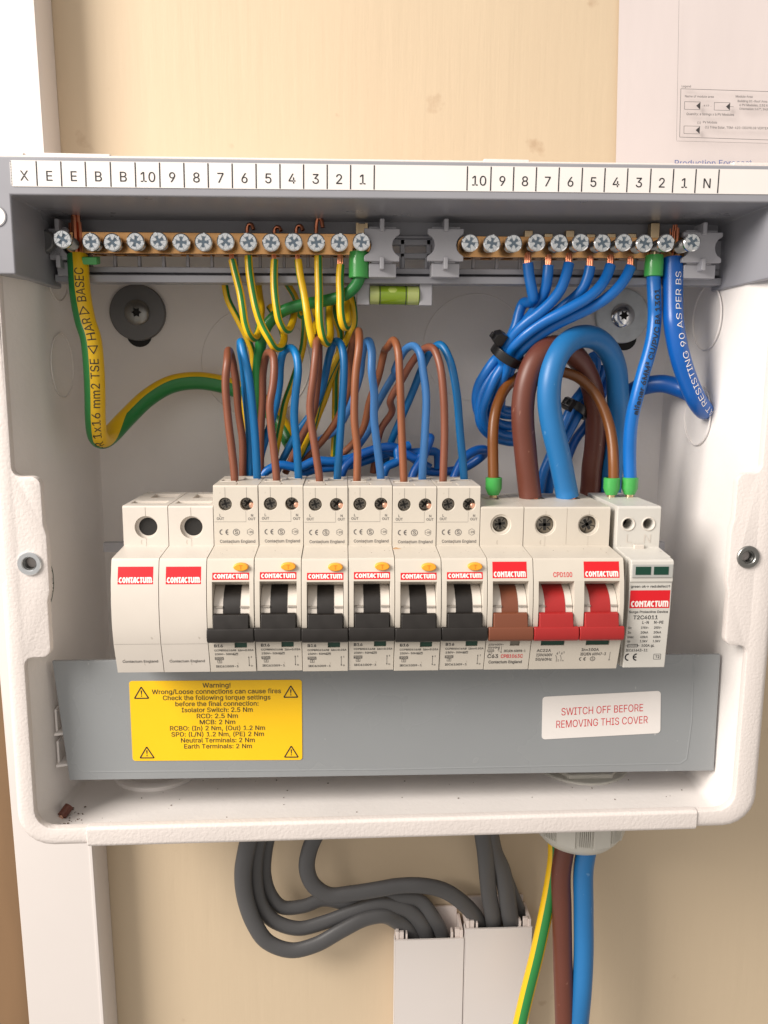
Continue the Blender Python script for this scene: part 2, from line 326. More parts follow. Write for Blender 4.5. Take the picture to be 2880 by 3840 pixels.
# letter outlines (units of 1/254 of the cap height), used for all writing in the scene
GLY = {
'A': '240|8 0,101 254,138 254,231 0,198 0,144 151,138 167,132 186,125 210,116 239,123 239,114 209,106 185,100 166,95 151,43 0/55 71,55 99,185 99,185 71',
'B': '228|30 0,30 254,121 254,145 252,164 245,180 235,190 221,197 205,199 187,198 172,193 160,187 150,178 143,168 137,157 133,157 131,170 129,182 123,192 114,201 102,207 86,209 68,207 50,200 33,189 20,172 9,151 2,123 0/62 29,122 29,148 31,165 40,175 53,178 68,176 81,171 92,163 102,153 109,140 114,124 115,62 115/62 143,119 143,132 144,144 148,154 155,162 163,166 174,168 186,165 202,156 214,141 223,120 226,62 226',
'C': '255|134 -3,113 -2,93 4,75 12,59 25,46 40,35 58,27 78,22 101,20 127,22 153,27 176,35 197,46 215,59 230,75 242,93 251,113 256,134 258,152 256,170 252,186 245,201 236,214 224,224 209,232 193,236 174,204 174,200 186,195 197,187 206,179 214,169 220,158 224,146 227,134 228,111 225,92 216,75 202,62 182,54 157,52 127,54 97,63 72,75 53,92 38,112 29,134 26,146 27,158 30,169 34,179 40,187 48,195 57,200 68,204 80,236 80,232 62,224 45,214 31,201 19,187 9,170 2,153 -2',
'D': '251|109 0,48 0,48 29,107 29,136 31,159 40,177 55,189 75,197 99,200 128,197 156,190 180,177 200,160 214,138 223,110 226,47 226,47 254,113 254,136 253,157 248,176 239,200 221,217 196,225 175,229 153,231 128,229 102,224 80,217 59,206 42,192 27,175 15,156 7,134 2/62 254,62 0,30 0,30 254',
'E': '209|30 0,30 254,186 254,186 226,62 226,62 143,178 143,178 114,62 114,62 29,188 29,188 0',
'F': '205|30 0,30 254,185 254,185 226,62 226,62 139,173 139,173 111,62 111,62 0',
'G': '260|134 -3,113 -2,93 4,75 13,59 25,45 40,35 58,27 78,22 102,20 127,22 153,27 176,35 197,45 215,59 230,74 242,92 251,112 256,132 258,152 256,170 252,187 245,202 235,214 222,225 208,232 192,237 174,204 174,199 186,194 197,186 206,178 213,168 220,158 224,146 227,133 228,111 225,92 216,75 202,62 182,54 157,52 127,54 97,63 72,75 53,92 38,112 29,134 26,155 29,172 36,187 47,198 62,205 80,207 101,217 100,141 100,141 128,239 128,239 100,236 71,225 45,209 25,188 9,163 0',
'H': '258|30 0,30 254,62 254,62 144,196 144,196 254,228 254,228 0,196 0,196 116,62 116,62 0',
'I': '150|16 0,16 29,59 29,59 226,16 226,16 254,135 254,135 226,91 226,91 29,135 29,135 0',
'J': '198|93 -3,62 2,38 16,26 31,19 50,17 73,17 86,49 86,49 73,52 52,61 37,75 28,93 25,110 28,124 37,133 52,136 73,136 254,168 254,168 73,166 50,159 31,147 16,123 2',
'K': '233|52 73,52 108,61 119,70 131,78 141,87 152,96 162,106 172,182 254,224 254,116 138,114 138/30 0,30 254,62 254,62 167,62 112,62 97,62 0/186 0,94 130,114 155,224 0',
'L': '196|30 0,30 254,62 254,62 29,181 29,181 0',
'M': '314|30 0,30 254,76 254,139 94,141 87,144 79,147 71,150 61,153 52,156 42,158 33,161 24,154 24,159 41,162 51,165 61,168 70,171 79,174 87,176 94,238 254,284 254,284 0,252 0,252 145,252 154,252 163,252 174,253 184,253 207,253 218,253 229,256 229,253 217,249 205,245 193,241 181,237 171,234 161,231 152,228 145,171 0,143 0,85 145,83 152,80 160,76 170,72 181,69 192,65 204,60 216,56 229,59 229,60 219,60 208,60 197,60 186,61 164,61 154,61 145,61 0',
'N': '262|30 0,30 254,68 254,172 91,176 84,181 75,187 65,194 53,200 41,207 27,202 27,201 41,200 54,200 67,200 79,199 89,199 97,199 254,232 254,232 0,193 0,101 145,95 155,89 165,82 177,74 191,54 226,60 227,61 192,62 177,62 164,62 153,62 145,62 0',
'O': '267|133 -3,112 -2,93 4,75 12,59 25,46 40,35 58,27 78,22 101,20 127,22 153,27 176,35 197,46 215,59 230,75 242,93 251,112 256,133 258,155 256,174 251,192 242,208 230,221 215,232 197,240 176,245 153,247 127,245 101,240 78,232 58,221 40,208 25,192 12,174 4,155 -2/133 26,155 29,175 38,191 52,204 72,212 97,215 127,212 157,204 182,191 202,175 216,155 225,133 228,112 225,92 216,75 202,63 182,54 157,52 127,54 97,63 72,75 52,92 38,112 29',
'P': '222|30 0,30 254,118 254,144 252,166 244,183 231,195 215,202 195,204 174,202 152,195 133,183 116,166 104,144 96,118 93,55 93,55 121,116 121,134 123,149 128,159 136,167 147,171 160,172 174,171 188,167 201,159 211,148 219,134 224,116 226,62 226,62 0',
'Q': '267|123 80,156 80,185 42,192 32,234 -24,200 -24,173 13,166 23/133 -3,112 -2,93 4,75 12,59 25,46 40,35 58,27 78,22 101,20 127,22 153,27 176,35 197,46 215,59 230,75 242,93 251,112 256,133 258,155 256,174 251,192 242,208 230,221 215,232 197,240 176,245 153,247 127,245 101,240 78,232 58,221 40,208 25,192 12,174 4,155 -2/133 26,155 29,175 38,191 52,204 72,212 97,215 127,212 157,204 182,191 202,175 216,155 225,133 228,112 225,92 216,75 202,63 182,54 157,52 127,54 97,63 72,75 52,92 38,112 29',
'R': '224|30 0,30 254,118 254,145 252,167 244,183 232,195 217,202 198,205 176,202 154,195 136,183 120,166 109,145 101,118 99,48 99,48 128,117 128,135 129,149 133,160 141,167 150,171 162,173 176,171 190,167 202,159 212,149 220,134 224,116 226,62 226,62 0/177 0,115 115,151 115,214 0',
'S': '223|112 -4,86 -2,64 5,46 15,32 30,23 48,19 68,52 68,55 55,62 44,71 35,83 29,97 26,112 25,128 26,143 30,155 37,165 46,171 57,173 70,171 81,166 89,158 96,148 102,136 107,122 111,92 120,64 130,43 145,30 163,26 186,29 206,37 224,51 238,69 249,90 256,114 258,137 256,158 249,175 238,189 224,197 208,200 189,169 189,163 206,151 219,134 227,112 229,97 228,84 224,73 218,64 209,59 199,58 188,60 176,65 167,74 160,85 154,96 150,106 147,132 140,144 136,156 132,168 126,179 119,189 110,197 99,202 85,204 69,201 50,193 32,180 17,162 5,139 -2',
'T': '224|16 226,16 254,208 254,208 226,128 226,128 0,96 0,96 226',
'U': '259|129 -4,101 -1,77 8,57 22,42 40,33 62,30 87,30 254,62 254,62 89,64 72,70 57,80 44,94 34,110 28,129 26,149 28,165 34,179 44,188 57,194 72,196 89,196 254,229 254,229 87,226 62,216 40,201 22,182 8,157 -1',
'V': '240|102 0,8 254,42 254,96 103,101 88,108 69,115 45,124 15,117 15,126 45,133 69,140 88,145 103,197 254,231 254,139 0',
'W': '343|78 0,8 254,41 254,82 98,85 85,88 73,91 60,93 47,96 33,98 20,95 20,97 33,100 47,103 60,106 73,109 85,112 98,153 254,190 254,231 98,234 85,237 73,240 60,243 47,246 33,249 20,244 20,247 33,249 47,252 60,255 73,258 85,261 98,302 254,335 254,265 0,228 0,184 161,180 178,176 196,172 215,168 237,175 237,171 216,167 197,164 179,159 161,115 0',
'X': '237|9 0,109 142,109 118,15 254,52 254,89 200,96 190,102 181,107 172,112 164,116 156,122 146,116 146,121 156,126 164,131 172,136 181,142 190,149 200,187 254,223 254,129 119,129 143,228 0,191 0,146 65,140 74,134 83,129 90,125 98,120 106,115 116,122 116,117 106,113 98,108 91,103 83,97 74,91 65,46 0',
'Y': '236|102 0,102 104,8 254,46 254,96 172,104 159,111 146,118 132,125 115,112 115,119 132,126 146,133 159,140 172,191 254,228 254,134 104,134 0',
'Z': '219|21 0,21 23,137 193,145 204,153 215,162 227,170 238,174 227,158 227,143 226,127 226,111 226,20 226,20 254,198 254,198 231,84 64,76 52,67 40,58 28,49 17,45 27,61 28,76 28,92 28,107 29,200 29,200 0',
'a': '195|80 -4,63 -3,47 2,34 11,24 22,17 37,15 54,17 69,22 80,29 90,39 97,50 102,63 105,76 108,89 110,105 112,117 113,126 115,133 117,136 121,138 127,138 128,137 139,133 148,128 156,120 161,110 164,98 165,85 164,75 161,66 156,59 150,54 144,50 137,20 146,29 161,39 173,52 182,66 188,82 191,97 192,108 192,119 190,131 186,143 180,153 172,161 160,167 145,168 126,168 0,138 0,138 26,136 26,132 19,126 12,118 6,108 1,95 -3/85 23,101 24,114 29,124 37,132 47,136 57,138 69,138 95,135 93,130 91,123 89,116 88,108 87,100 86,93 85,88 84,77 82,67 79,58 75,52 70,47 62,46 52,47 43,51 36,57 30,65 26,74 24',
'b': '212|115 -4,99 -3,86 2,76 8,69 16,63 23,59 29,56 29,56 0,26 0,26 254,57 254,57 160,59 160,63 166,69 173,76 180,86 186,98 191,115 192,137 189,156 180,173 166,185 146,193 122,195 94,193 66,185 42,173 23,157 8,137 -1/110 23,126 26,140 33,150 44,158 58,163 75,164 95,163 114,158 131,150 145,140 156,126 163,110 165,94 163,81 156,70 145,62 131,58 114,56 95,58 75,63 58,70 43,81 32,94 26',
'c': '198|104 -4,79 -1,58 8,41 23,28 43,20 66,17 94,20 122,28 146,41 165,58 180,79 189,104 192,117 191,130 189,142 184,153 178,162 170,170 161,176 150,181 138,151 131,149 138,145 145,141 150,135 155,128 159,121 162,113 164,104 165,86 162,73 155,62 144,54 129,50 112,48 94,50 75,54 59,62 44,73 33,86 26,104 23,113 24,121 26,129 29,135 33,141 38,146 44,149 51,152 59,181 51,177 39,171 28,163 19,153 11,142 4,130 0,117 -3',
'd': '212|98 -4,75 -1,56 8,40 23,27 42,20 66,17 94,20 122,27 146,40 166,56 180,75 189,98 192,114 191,126 186,136 180,144 173,149 166,153 160,155 160,155 254,186 254,186 0,156 0,156 29,153 29,149 23,143 16,136 8,126 2,114 -3/102 23,118 26,132 32,142 43,150 58,154 75,156 95,154 114,150 131,142 145,132 156,118 163,102 165,86 163,72 156,62 145,54 131,50 114,48 95,50 75,54 58,62 44,73 33,86 26',
'e': '202|106 -4,80 -1,58 8,41 23,28 42,20 66,17 93,20 121,28 145,40 165,58 180,78 189,103 192,118 191,133 187,147 180,160 170,170 157,179 141,184 121,186 97,186 85,37 85,37 110,169 110,155 101,153 119,149 134,141 147,131 157,118 163,103 165,87 163,73 157,62 147,54 135,50 121,48 105,48 89,50 69,55 53,64 40,76 31,90 25,106 23,117 24,127 26,135 31,143 36,149 44,153 53,182 45,177 32,168 20,156 10,141 2,125 -3',
'f': '127|114 190,114 164,3 164,3 190/40 0,40 216,42 231,48 243,57 252,68 259,80 264,94 265,103 265,111 263,117 262,121 260,114 234,111 235,107 236,103 237,97 237,85 235,77 230,72 221,71 209,71 0',
'g': '213|103 -75,84 -74,67 -70,53 -63,41 -55,32 -45,25 -35,51 -20,55 -26,61 -33,68 -39,77 -44,89 -48,103 -49,124 -46,141 -38,152 -23,156 -3,156 34,153 34,149 28,143 21,136 14,126 8,114 4,97 2,76 5,56 13,40 27,28 45,20 68,17 96,20 123,27 147,40 166,56 180,76 189,98 192,114 191,127 186,137 180,144 173,150 166,154 159,157 159,157 190,186 190,186 -4,183 -27,175 -45,162 -59,145 -68,125 -73/102 30,118 32,132 38,142 47,150 61,155 77,156 96,155 115,150 132,142 146,132 156,119 163,102 165,86 163,73 156,62 145,54 131,50 115,48 96,50 78,54 61,62 48,73 38,86 32',
'h': '205|57 113,57 0,26 0,26 254,57 254,57 144,51 144,62 166,76 181,94 189,114 192,132 190,148 184,161 174,170 160,177 142,179 120,179 0,148 0,148 118,145 137,136 152,123 161,105 165,92 163,80 159,71 151,63 141,58 129',
'i': '83|26 0,26 190,57 190,57 0/42 221,34 223,27 227,22 234,21 242,22 249,27 256,34 260,42 262,50 260,57 256,62 249,63 242,62 234,57 227,50 223',
'j': '83|26 190,57 190,57 -15,55 -31,51 -45,43 -56,32 -65,19 -70,2 -71,-5 -71,-5 -43,1 -43,12 -42,20 -36,25 -27,26 -15/42 221,34 223,27 227,22 234,20 242,22 249,27 256,34 260,42 262,50 260,57 256,61 249,63 242,61 234,57 227,50 223',
'k': '190|55 68,55 106,60 106,142 190,180 190,92 100,89 100/26 0,26 254,57 254,57 0/147 0,74 93,96 114,186 0',
'l': '95|70 -1,50 2,37 10,29 24,26 42,26 254,57 254,57 49,58 38,60 31,65 27,73 26,77 26,80 26,85 27,90 1,86 0,81 0,75 -1',
'm': '305|26 0,26 190,56 190,56 148,54 148,59 162,66 173,75 182,86 188,98 192,110 193,129 190,144 180,154 166,160 147,156 147,161 160,169 172,178 181,190 187,204 192,218 193,234 191,249 186,261 177,270 164,276 148,278 128,278 0,248 0,248 127,245 145,236 156,224 163,209 165,197 164,187 160,179 153,173 145,169 135,168 124,168 0,137 0,137 130,134 144,126 156,115 163,100 165,89 164,79 160,70 154,63 145,58 133,57 119,57 0',
'n': '205|57 113,57 0,26 0,26 190,56 190,56 144,51 144,62 166,76 181,94 189,114 192,132 190,147 184,160 174,170 160,176 142,179 120,179 0,148 0,148 118,145 137,136 152,123 161,105 165,92 163,80 159,71 151,63 141,58 129',
'o': '208|104 -4,79 -1,58 8,41 23,28 43,20 66,17 94,20 122,28 146,41 165,58 180,79 189,104 192,128 189,149 180,167 165,180 146,188 122,191 94,188 66,180 43,167 23,149 8,128 -1/104 23,121 26,135 33,146 44,154 59,158 75,160 94,158 112,154 129,146 144,135 155,121 162,104 165,86 162,73 155,62 144,54 129,50 112,48 94,50 75,54 59,62 44,73 33,86 26',
'p': '212|26 -71,26 190,56 190,56 160,59 160,63 166,69 173,76 180,86 186,98 191,115 192,137 189,156 180,173 166,185 146,193 122,195 94,193 66,185 42,173 23,157 8,137 -1,115 -4,99 -3,86 2,76 8,69 16,63 23,59 29,57 29,57 -71/110 23,126 26,140 33,150 44,158 58,163 75,164 95,163 114,158 131,150 145,140 156,126 163,110 165,94 163,81 156,70 145,62 131,58 114,56 95,58 75,63 58,70 43,81 32,94 26',
'q': '212|186 -71,155 -71,155 29,153 29,149 23,143 16,136 8,126 2,114 -3,98 -4,75 -1,56 8,40 23,27 42,20 66,17 94,20 122,27 146,40 166,56 180,75 189,98 192,114 191,126 186,136 180,144 173,149 166,153 160,156 160,156 190,186 190/102 23,118 26,132 32,142 43,150 58,154 75,156 95,154 114,150 131,142 145,132 156,118 163,102 165,86 163,72 156,62 145,54 131,50 114,48 95,50 75,54 58,62 44,73 33,86 26',
'r': '130|26 0,26 190,56 190,56 160,58 160,65 173,76 184,90 190,107 192,110 192,115 192,119 192,122 192,122 161,119 162,115 162,109 163,103 163,91 161,80 157,70 151,63 142,58 131,57 118,57 0',
's': '182|91 -4,72 -3,56 2,42 9,31 19,23 32,18 47,47 53,53 40,62 30,75 25,91 23,108 25,122 31,131 40,134 51,132 60,127 68,118 74,106 78,75 85,52 93,36 104,27 119,23 137,26 152,33 166,43 177,58 185,74 190,94 192,112 191,127 186,140 179,149 170,157 158,162 145,134 139,129 149,121 158,110 164,94 166,78 164,65 158,57 150,54 139,56 129,62 122,72 116,86 111,115 105,137 97,153 86,162 71,166 53,163 37,156 24,145 12,130 3,112 -2',
't': '114|102 190,102 164,3 164,3 190/32 236,63 236,63 49,64 38,68 31,75 26,85 25,88 25,93 26,97 26,101 27,107 1,102 0,96 -1,90 -2,84 -2,62 1,46 11,36 26,32 46',
'u': '205|91 -3,73 -1,57 5,44 15,35 29,28 47,26 69,26 190,57 190,57 72,60 52,68 37,82 28,100 25,113 27,125 31,134 38,142 48,146 61,148 76,148 190,179 190,179 0,149 0,149 46,154 46,143 23,129 8,111 0',
'v': '195|81 0,9 190,42 190,83 78,88 60,93 43,98 27,103 10,92 10,97 27,101 43,106 60,112 78,152 190,186 190,113 0',
'w': '284|69 0,11 190,44 190,67 107,72 89,77 68,82 46,88 21,82 21,88 45,93 67,98 88,103 107,126 190,158 190,181 107,186 88,191 68,196 45,201 21,196 21,201 45,206 68,212 88,217 107,240 190,272 190,215 0,184 0,159 86,156 99,152 112,149 126,145 140,142 154,138 169,145 169,142 155,138 140,135 126,131 112,128 99,124 86,99 0',
'x': '189|10 0,86 109,86 86,14 190,50 190,74 153,82 139,90 127,97 115,104 103,88 103,95 115,101 127,108 139,117 153,141 190,176 190,104 84,104 107,179 0,143 0,115 43,107 56,100 68,93 80,86 91,102 91,95 80,89 68,82 56,74 43,46 0',
'y': '195|24 -69,31 -43,36 -44,44 -45,52 -44,59 -42,65 -37,71 -29,75 -18,81 -1,9 190,42 190,83 78,88 60,93 43,98 27,103 10,92 10,97 27,101 43,106 60,112 78,153 190,186 190,102 -29,96 -43,88 -54,80 -62,70 -68,58 -71,46 -73,39 -72,32 -72,27 -70',
'z': '190|21 0,21 23,127 160,127 161,24 161,24 190,166 190,166 165,63 30,63 28,169 28,169 0',
'0': '227|113 -3,87 0,65 12,47 31,34 57,29 77,25 101,24 127,25 153,29 177,35 197,48 223,65 242,87 254,113 258,139 254,161 242,179 223,192 197,198 177,201 153,203 127,201 101,198 77,192 57,179 31,162 12,140 0/113 25,131 28,145 37,157 52,165 72,170 97,172 127,170 157,165 182,157 203,145 218,131 227,113 230,96 227,82 218,70 203,62 182,56 157,55 127,56 97,62 72,70 52,82 37,96 28',
'1': '227|38 0,38 27,195 27,195 0/138 254,138 0,106 0,106 224,105 224,43 179,43 213,99 254',
'2': '227|32 0,32 24,117 114,130 129,141 141,149 153,155 163,159 174,160 186,159 198,154 209,146 218,137 224,125 228,112 230,98 228,86 224,77 216,69 207,65 195,64 181,33 181,35 202,43 221,55 237,72 248,91 255,112 258,134 255,153 248,169 237,181 223,188 205,191 186,189 172,185 159,179 145,168 129,153 111,133 90,76 30,76 28,195 28,195 0',
'3': '227|109 -3,87 -1,66 5,49 15,35 29,26 46,22 66,55 66,57 54,63 44,72 35,83 30,95 26,109 25,124 26,138 30,149 37,157 46,163 58,165 72,163 86,158 98,150 109,137 117,121 122,101 124,78 124,78 150,144 224,144 226,35 226,35 254,186 254,186 230,106 139,106 144,132 144,154 138,172 127,185 111,194 93,196 72,194 51,185 33,172 18,154 6,133 -1',
'4': '227|20 53,20 79,123 254,155 254,54 83,54 81,207 81,207 53/141 0,141 61,141 73,141 159,171 159,171 0',
'5': '227|111 -3,89 -1,70 6,54 16,41 30,33 47,30 65,61 65,64 54,69 44,77 36,87 30,98 26,111 25,125 27,138 32,149 41,157 52,162 66,164 81,162 97,157 111,148 122,137 131,124 137,109 138,96 137,84 134,73 129,64 123,34 126,48 254,183 254,183 226,75 226,67 151,68 151,77 157,89 162,101 166,115 167,131 165,147 160,161 153,172 143,182 130,189 116,194 99,195 82,193 58,184 38,171 21,154 8,134 -1',
'6': '227|113 -3,91 -1,71 7,55 20,42 37,34 58,32 81,34 100,40 119,51 142,69 170,126 254,161 254,75 131,73 131,77 137,83 144,90 149,98 153,107 156,117 157,139 155,158 147,173 136,185 120,192 101,194 79,192 56,184 36,171 20,155 7,135 -1/113 24,127 26,139 31,149 40,157 51,162 64,164 79,162 94,157 107,149 118,139 126,127 131,113 133,99 131,87 126,77 118,69 107,64 94,62 79,64 64,69 51,77 40,87 31,99 26',
'7': '227|48 0,162 224,162 226,31 226,31 254,195 254,195 224,82 0',
'8': '227|113 -3,89 -1,68 6,50 17,37 31,29 48,26 68,28 83,33 98,40 110,51 121,63 128,76 132,76 133,59 141,46 154,38 171,35 190,38 209,45 225,57 239,73 249,92 256,113 258,134 256,153 249,169 239,181 225,188 209,191 190,188 171,180 154,167 141,150 133,150 132,164 128,176 121,186 110,194 98,199 83,200 68,198 48,189 31,176 17,158 6,137 -1/113 25,129 26,142 30,153 37,161 46,167 57,168 69,167 83,161 94,153 104,141 111,128 116,113 118,98 116,85 111,73 104,65 94,59 83,58 69,59 57,64 46,73 37,84 30,97 26/113 145,126 146,137 150,146 157,154 165,158 176,160 188,158 200,154 210,147 218,138 225,126 229,113 230,100 229,89 225,79 218,72 210,68 200,66 188,68 176,72 165,79 157,89 150,100 146',
'9': '227|113 258,135 255,155 247,171 234,184 217,192 197,194 173,192 155,186 135,175 112,158 84,100 0,65 0,151 124,154 124,149 117,144 111,137 105,128 101,119 98,109 97,87 100,69 107,53 119,41 134,34 154,32 176,34 198,42 218,55 235,71 247,91 255/113 230,99 228,87 223,77 215,69 204,64 191,63 176,64 161,69 148,77 137,87 129,99 123,113 122,127 123,139 129,149 137,157 147,162 160,164 175,162 190,157 204,150 215,139 223,127 228',
'.': '94|48 -2,39 -1,31 4,26 12,25 20,26 29,31 37,39 42,48 43,56 42,64 37,69 29,71 20,69 12,64 4,56 -1',
',': '94|19 -60,34 36,68 36,42 -60',
':': '94|48 -2,39 -1,31 4,26 12,25 20,26 29,31 37,39 42,48 43,56 42,64 37,69 29,71 20,69 12,64 4,56 -1/48 135,39 137,31 142,26 149,25 158,26 167,31 174,39 179,48 181,56 179,64 174,69 167,71 158,69 149,64 142,56 137',
';': '94|19 -60,34 36,68 36,42 -60/52 135,43 137,36 142,31 149,29 158,31 167,36 174,43 179,52 181,61 179,68 174,73 167,75 158,73 149,68 142,61 137',
'/': '125|117 266,36 -38,7 -38,89 266',
'(': '137|45 103,46 132,50 162,55 182,60 202,66 221,76 247,88 270,118 270,106 242,95 214,87 185,81 157,77 129,76 103,77 80,80 57,86 33,94 8,101 -10,109 -28,118 -48,88 -48,75 -23,64 2,56 27,49 53,46 78',
')': '137|19 -48,28 -28,36 -9,43 9,51 34,57 58,60 81,61 103,60 129,56 157,50 185,41 214,31 242,19 270,48 270,60 247,71 221,77 202,82 182,86 162,91 132,92 103,91 78,87 52,81 27,72 1,61 -24,48 -48',
'-': '227|168 122,168 94,57 94,57 122',
'~': '227|26 75,28 94,33 109,41 120,51 127,63 132,76 133,88 132,99 128,110 121,123 110,131 104,137 99,143 97,149 96,159 98,166 104,171 113,172 126,200 126,199 107,193 93,185 81,175 74,163 70,151 68,138 70,127 74,116 81,103 91,95 98,89 102,83 104,77 105,68 103,60 98,56 89,54 75',
'=': '227|36 122,36 151,191 151,191 122/36 48,36 77,191 77,191 48',
'!': '98|34 80,32 254,66 254,64 80/49 -2,40 -1,33 4,28 12,26 20,28 29,33 37,40 42,49 43,58 42,65 37,70 29,72 20,70 12,65 4,58 -1',
'%': '338|88 141,73 143,60 149,50 157,43 168,39 180,37 194,37 206,39 220,43 232,51 243,60 251,73 257,88 258,103 257,115 251,125 243,132 232,136 220,138 206,138 194,136 180,132 168,125 157,115 149,103 143/88 164,99 166,106 173,110 183,112 194,112 206,110 217,106 227,99 234,88 236,77 234,69 227,65 217,64 206,64 194,65 183,69 173,76 166/251 -5,236 -3,223 2,213 11,206 21,202 34,200 48,200 60,202 74,206 86,213 97,223 105,236 111,251 112,266 111,278 105,288 97,295 86,299 74,300 60,300 48,299 34,295 21,288 11,278 2,265 -3/251 17,262 20,269 26,273 36,274 48,274 60,273 71,269 81,262 88,251 90,240 88,232 81,228 71,226 60,226 48,228 36,232 26,239 20/66 0,241 254,270 254,95 0',
'²': '152|19 153,19 174,77 220,85 226,91 231,95 236,99 240,101 245,102 250,100 258,94 265,85 269,74 270,63 269,54 265,49 258,47 250,18 250,22 267,34 281,52 290,74 293,97 290,115 282,127 269,130 252,130 247,129 241,126 235,122 229,117 222,109 215,100 207,88 197,61 178,61 177,135 177,135 153',
'°': '158|79 142,64 143,50 149,39 158,29 170,23 184,22 199,23 214,29 228,39 240,50 249,64 254,79 256,94 254,108 249,120 240,129 228,134 214,136 199,134 184,129 170,120 158,108 149,94 143/79 167,88 168,95 171,102 176,107 183,110 190,111 199,110 207,107 215,102 221,95 226,88 230,79 231,71 230,63 226,57 221,52 215,48 207,47 199,48 190,52 183,57 176,63 171,71 168',
'Δ': '237|8 0,102 254,136 254,228 0/53 28,185 28,119 213,117 213',
'→': '332|187 0,167 20,203 56,210 62,218 69,226 76,234 83,242 90,250 97,258 103,265 108,261 102,254 101,247 100,240 99,232 98,225 97,218 97,43 97,43 125,218 125,225 125,232 125,240 124,247 123,254 122,261 120,265 115,256 122,245 130,234 139,223 149,213 158,203 167,167 203,187 223,298 111',
'↑': '290|34 147,145 258,256 147,237 127,201 163,192 173,183 183,173 194,164 205,156 216,149 225,154 221,156 214,157 207,158 200,159 192,159 185,159 178,159 0,131 0,131 178,131 185,132 192,133 200,134 207,136 221,142 225,136 218,130 210,124 202,117 194,110 186,103 178,96 170,89 163,54 127',
'◁': '319|287 -32,16 127,287 286/259 18,259 237,72 127',
'▷': '319|32 -32,32 286,303 127/60 18,247 127,60 237',
'+': '227|99 17,99 182,128 182,128 17/31 86,31 113,195 113,195 86',
}
CAP = 0.73; BSIGN = -1
def text_mesh(txt, size, bold=0.0, xs=1.0, align='LEFT', space=1.0):
    """string as flat triangles, baseline at v=0, capitals CAP*size tall"""
    k = CAP/254; x = 0; V = []; Fc = []
    for ch in txt:
        if ch == ' ': x += 98*space; continue
        adv, ls = GLY[ch].split('|'); loops = []
        for lp in ls.split('/'):
            P = [Vector(((float(q.split()[0])+x)*k, float(q.split()[1])*k, 0)) for q in lp.split(',')]
            if bold:
                n = len(P); Q = []
                for i in range(n):
                    e1 = (P[i]-P[i-1]).normalized(); e2 = (P[(i+1) % n]-P[i]).normalized()
                    nn = Vector((e1.y+e2.y, -e1.x-e2.x, 0)); L_ = nn.length; nn = nn/L_ if L_ > 1e-6 else Vector((e1.y, -e1.x, 0))
                    c_ = max(.5, nn.dot(Vector((e1.y, -e1.x, 0)))); Q.append(P[i]+nn*BSIGN*bold/c_)
                P = Q
            loops.append(P)
        base = len(V); fl = []; ed = []
        for l in loops:
            b0 = len(fl); fl += [p.xy for p in l]; ed += [(b0+i, b0+(i+1) % len(l)) for i in range(len(l))]
        vo, _e, fo, *_r = delaunay_2d_cdt(fl, ed, [], 0, 1e-6)
        def inside(x_, y_):
            r_ = False
            for a_, b_ in ed:
                (xa, ya), (xb, yb) = fl[a_], fl[b_]
                if (ya > y_) != (yb > y_) and x_ < xa+(y_-ya)*(xb-xa)/(yb-ya): r_ = not r_
            return r_
        V += list(vo)
        for t in fo:
            if inside(sum(vo[i].x for i in t)/len(t), sum(vo[i].y for i in t)/len(t)): Fc.append([base+i for i in t])
        x += int(adv)*space
    if not V: return [], []
    x0 = min(v.x for v in V); x1 = max(v.x for v in V); sh = {'LEFT': 0, 'CENTER': (x0+x1)/2, 'RIGHT': x1}[align]
    return [((v.x-sh)*size*xs, v.y*size) for v in V], Fc
def put(g, txt, cap, fn, u=0, v=0, bold=0.0, xs=1.0, align='LEFT', space=1.0, ang=0, fine=None, fit=None):
    if fit:
        V, _ = text_mesh(txt, cap/CAP, bold, 1, 'LEFT', space); xs = fit/(max(p[0] for p in V)-min(p[0] for p in V))
    V, Fc = text_mesh(txt, cap/CAP, bold, xs, align, space)
    ca, sa = math.cos(ang), math.sin(ang)
    if fine:
        b = bmesh.new(); vv = [b.verts.new((x, y, 0)) for x, y in V]
        for f in Fc:
            try: b.faces.new([vv[i] for i in f])
            except ValueError: pass
        for _ in range(4):
            ed = [e for e in b.edges if e.calc_length() > fine]
            if not ed: break
            bmesh.ops.subdivide_edges(b, edges=ed, cuts=1, use_grid_fill=False)
            bmesh.ops.triangulate(b, faces=b.faces)
        b.verts.index_update(); V = [(q.co.x, q.co.y) for q in b.verts]; Fc = [[q.index for q in f.verts] for f in b.faces]; b.free()
    vs_ = [g.bm.verts.new(fn(u+x*ca-y*sa, v+x*sa+y*ca)) for x, y in V]
    for f in Fc: g._f([vs_[i] for i in f])
def quad(g, fn, u0, u1, v0, v1, nv=1):
    for k in range(nv):
        a = v0+(v1-v0)*k/nv; b = v0+(v1-v0)*(k+1)/nv
        g.poly([fn(u0, a), fn(u1, a), fn(u1, b), fn(u0, b)])
def line(g, fn, a, b, t):
    ax, ay = a; bx, by = b; dx, dy = bx-ax, by-ay; L = math.hypot(dx, dy) or 1; nx, ny = -dy/L*t/2, dx/L*t/2
    g.poly([fn(ax-nx, ay-ny), fn(bx-nx, by-ny), fn(bx+nx, by+ny), fn(ax+nx, ay+ny)])
def loopline(g, fn, pts, t):
    for a, b in zip(pts, pts[1:]+pts[:1]): line(g, fn, a, b, t)
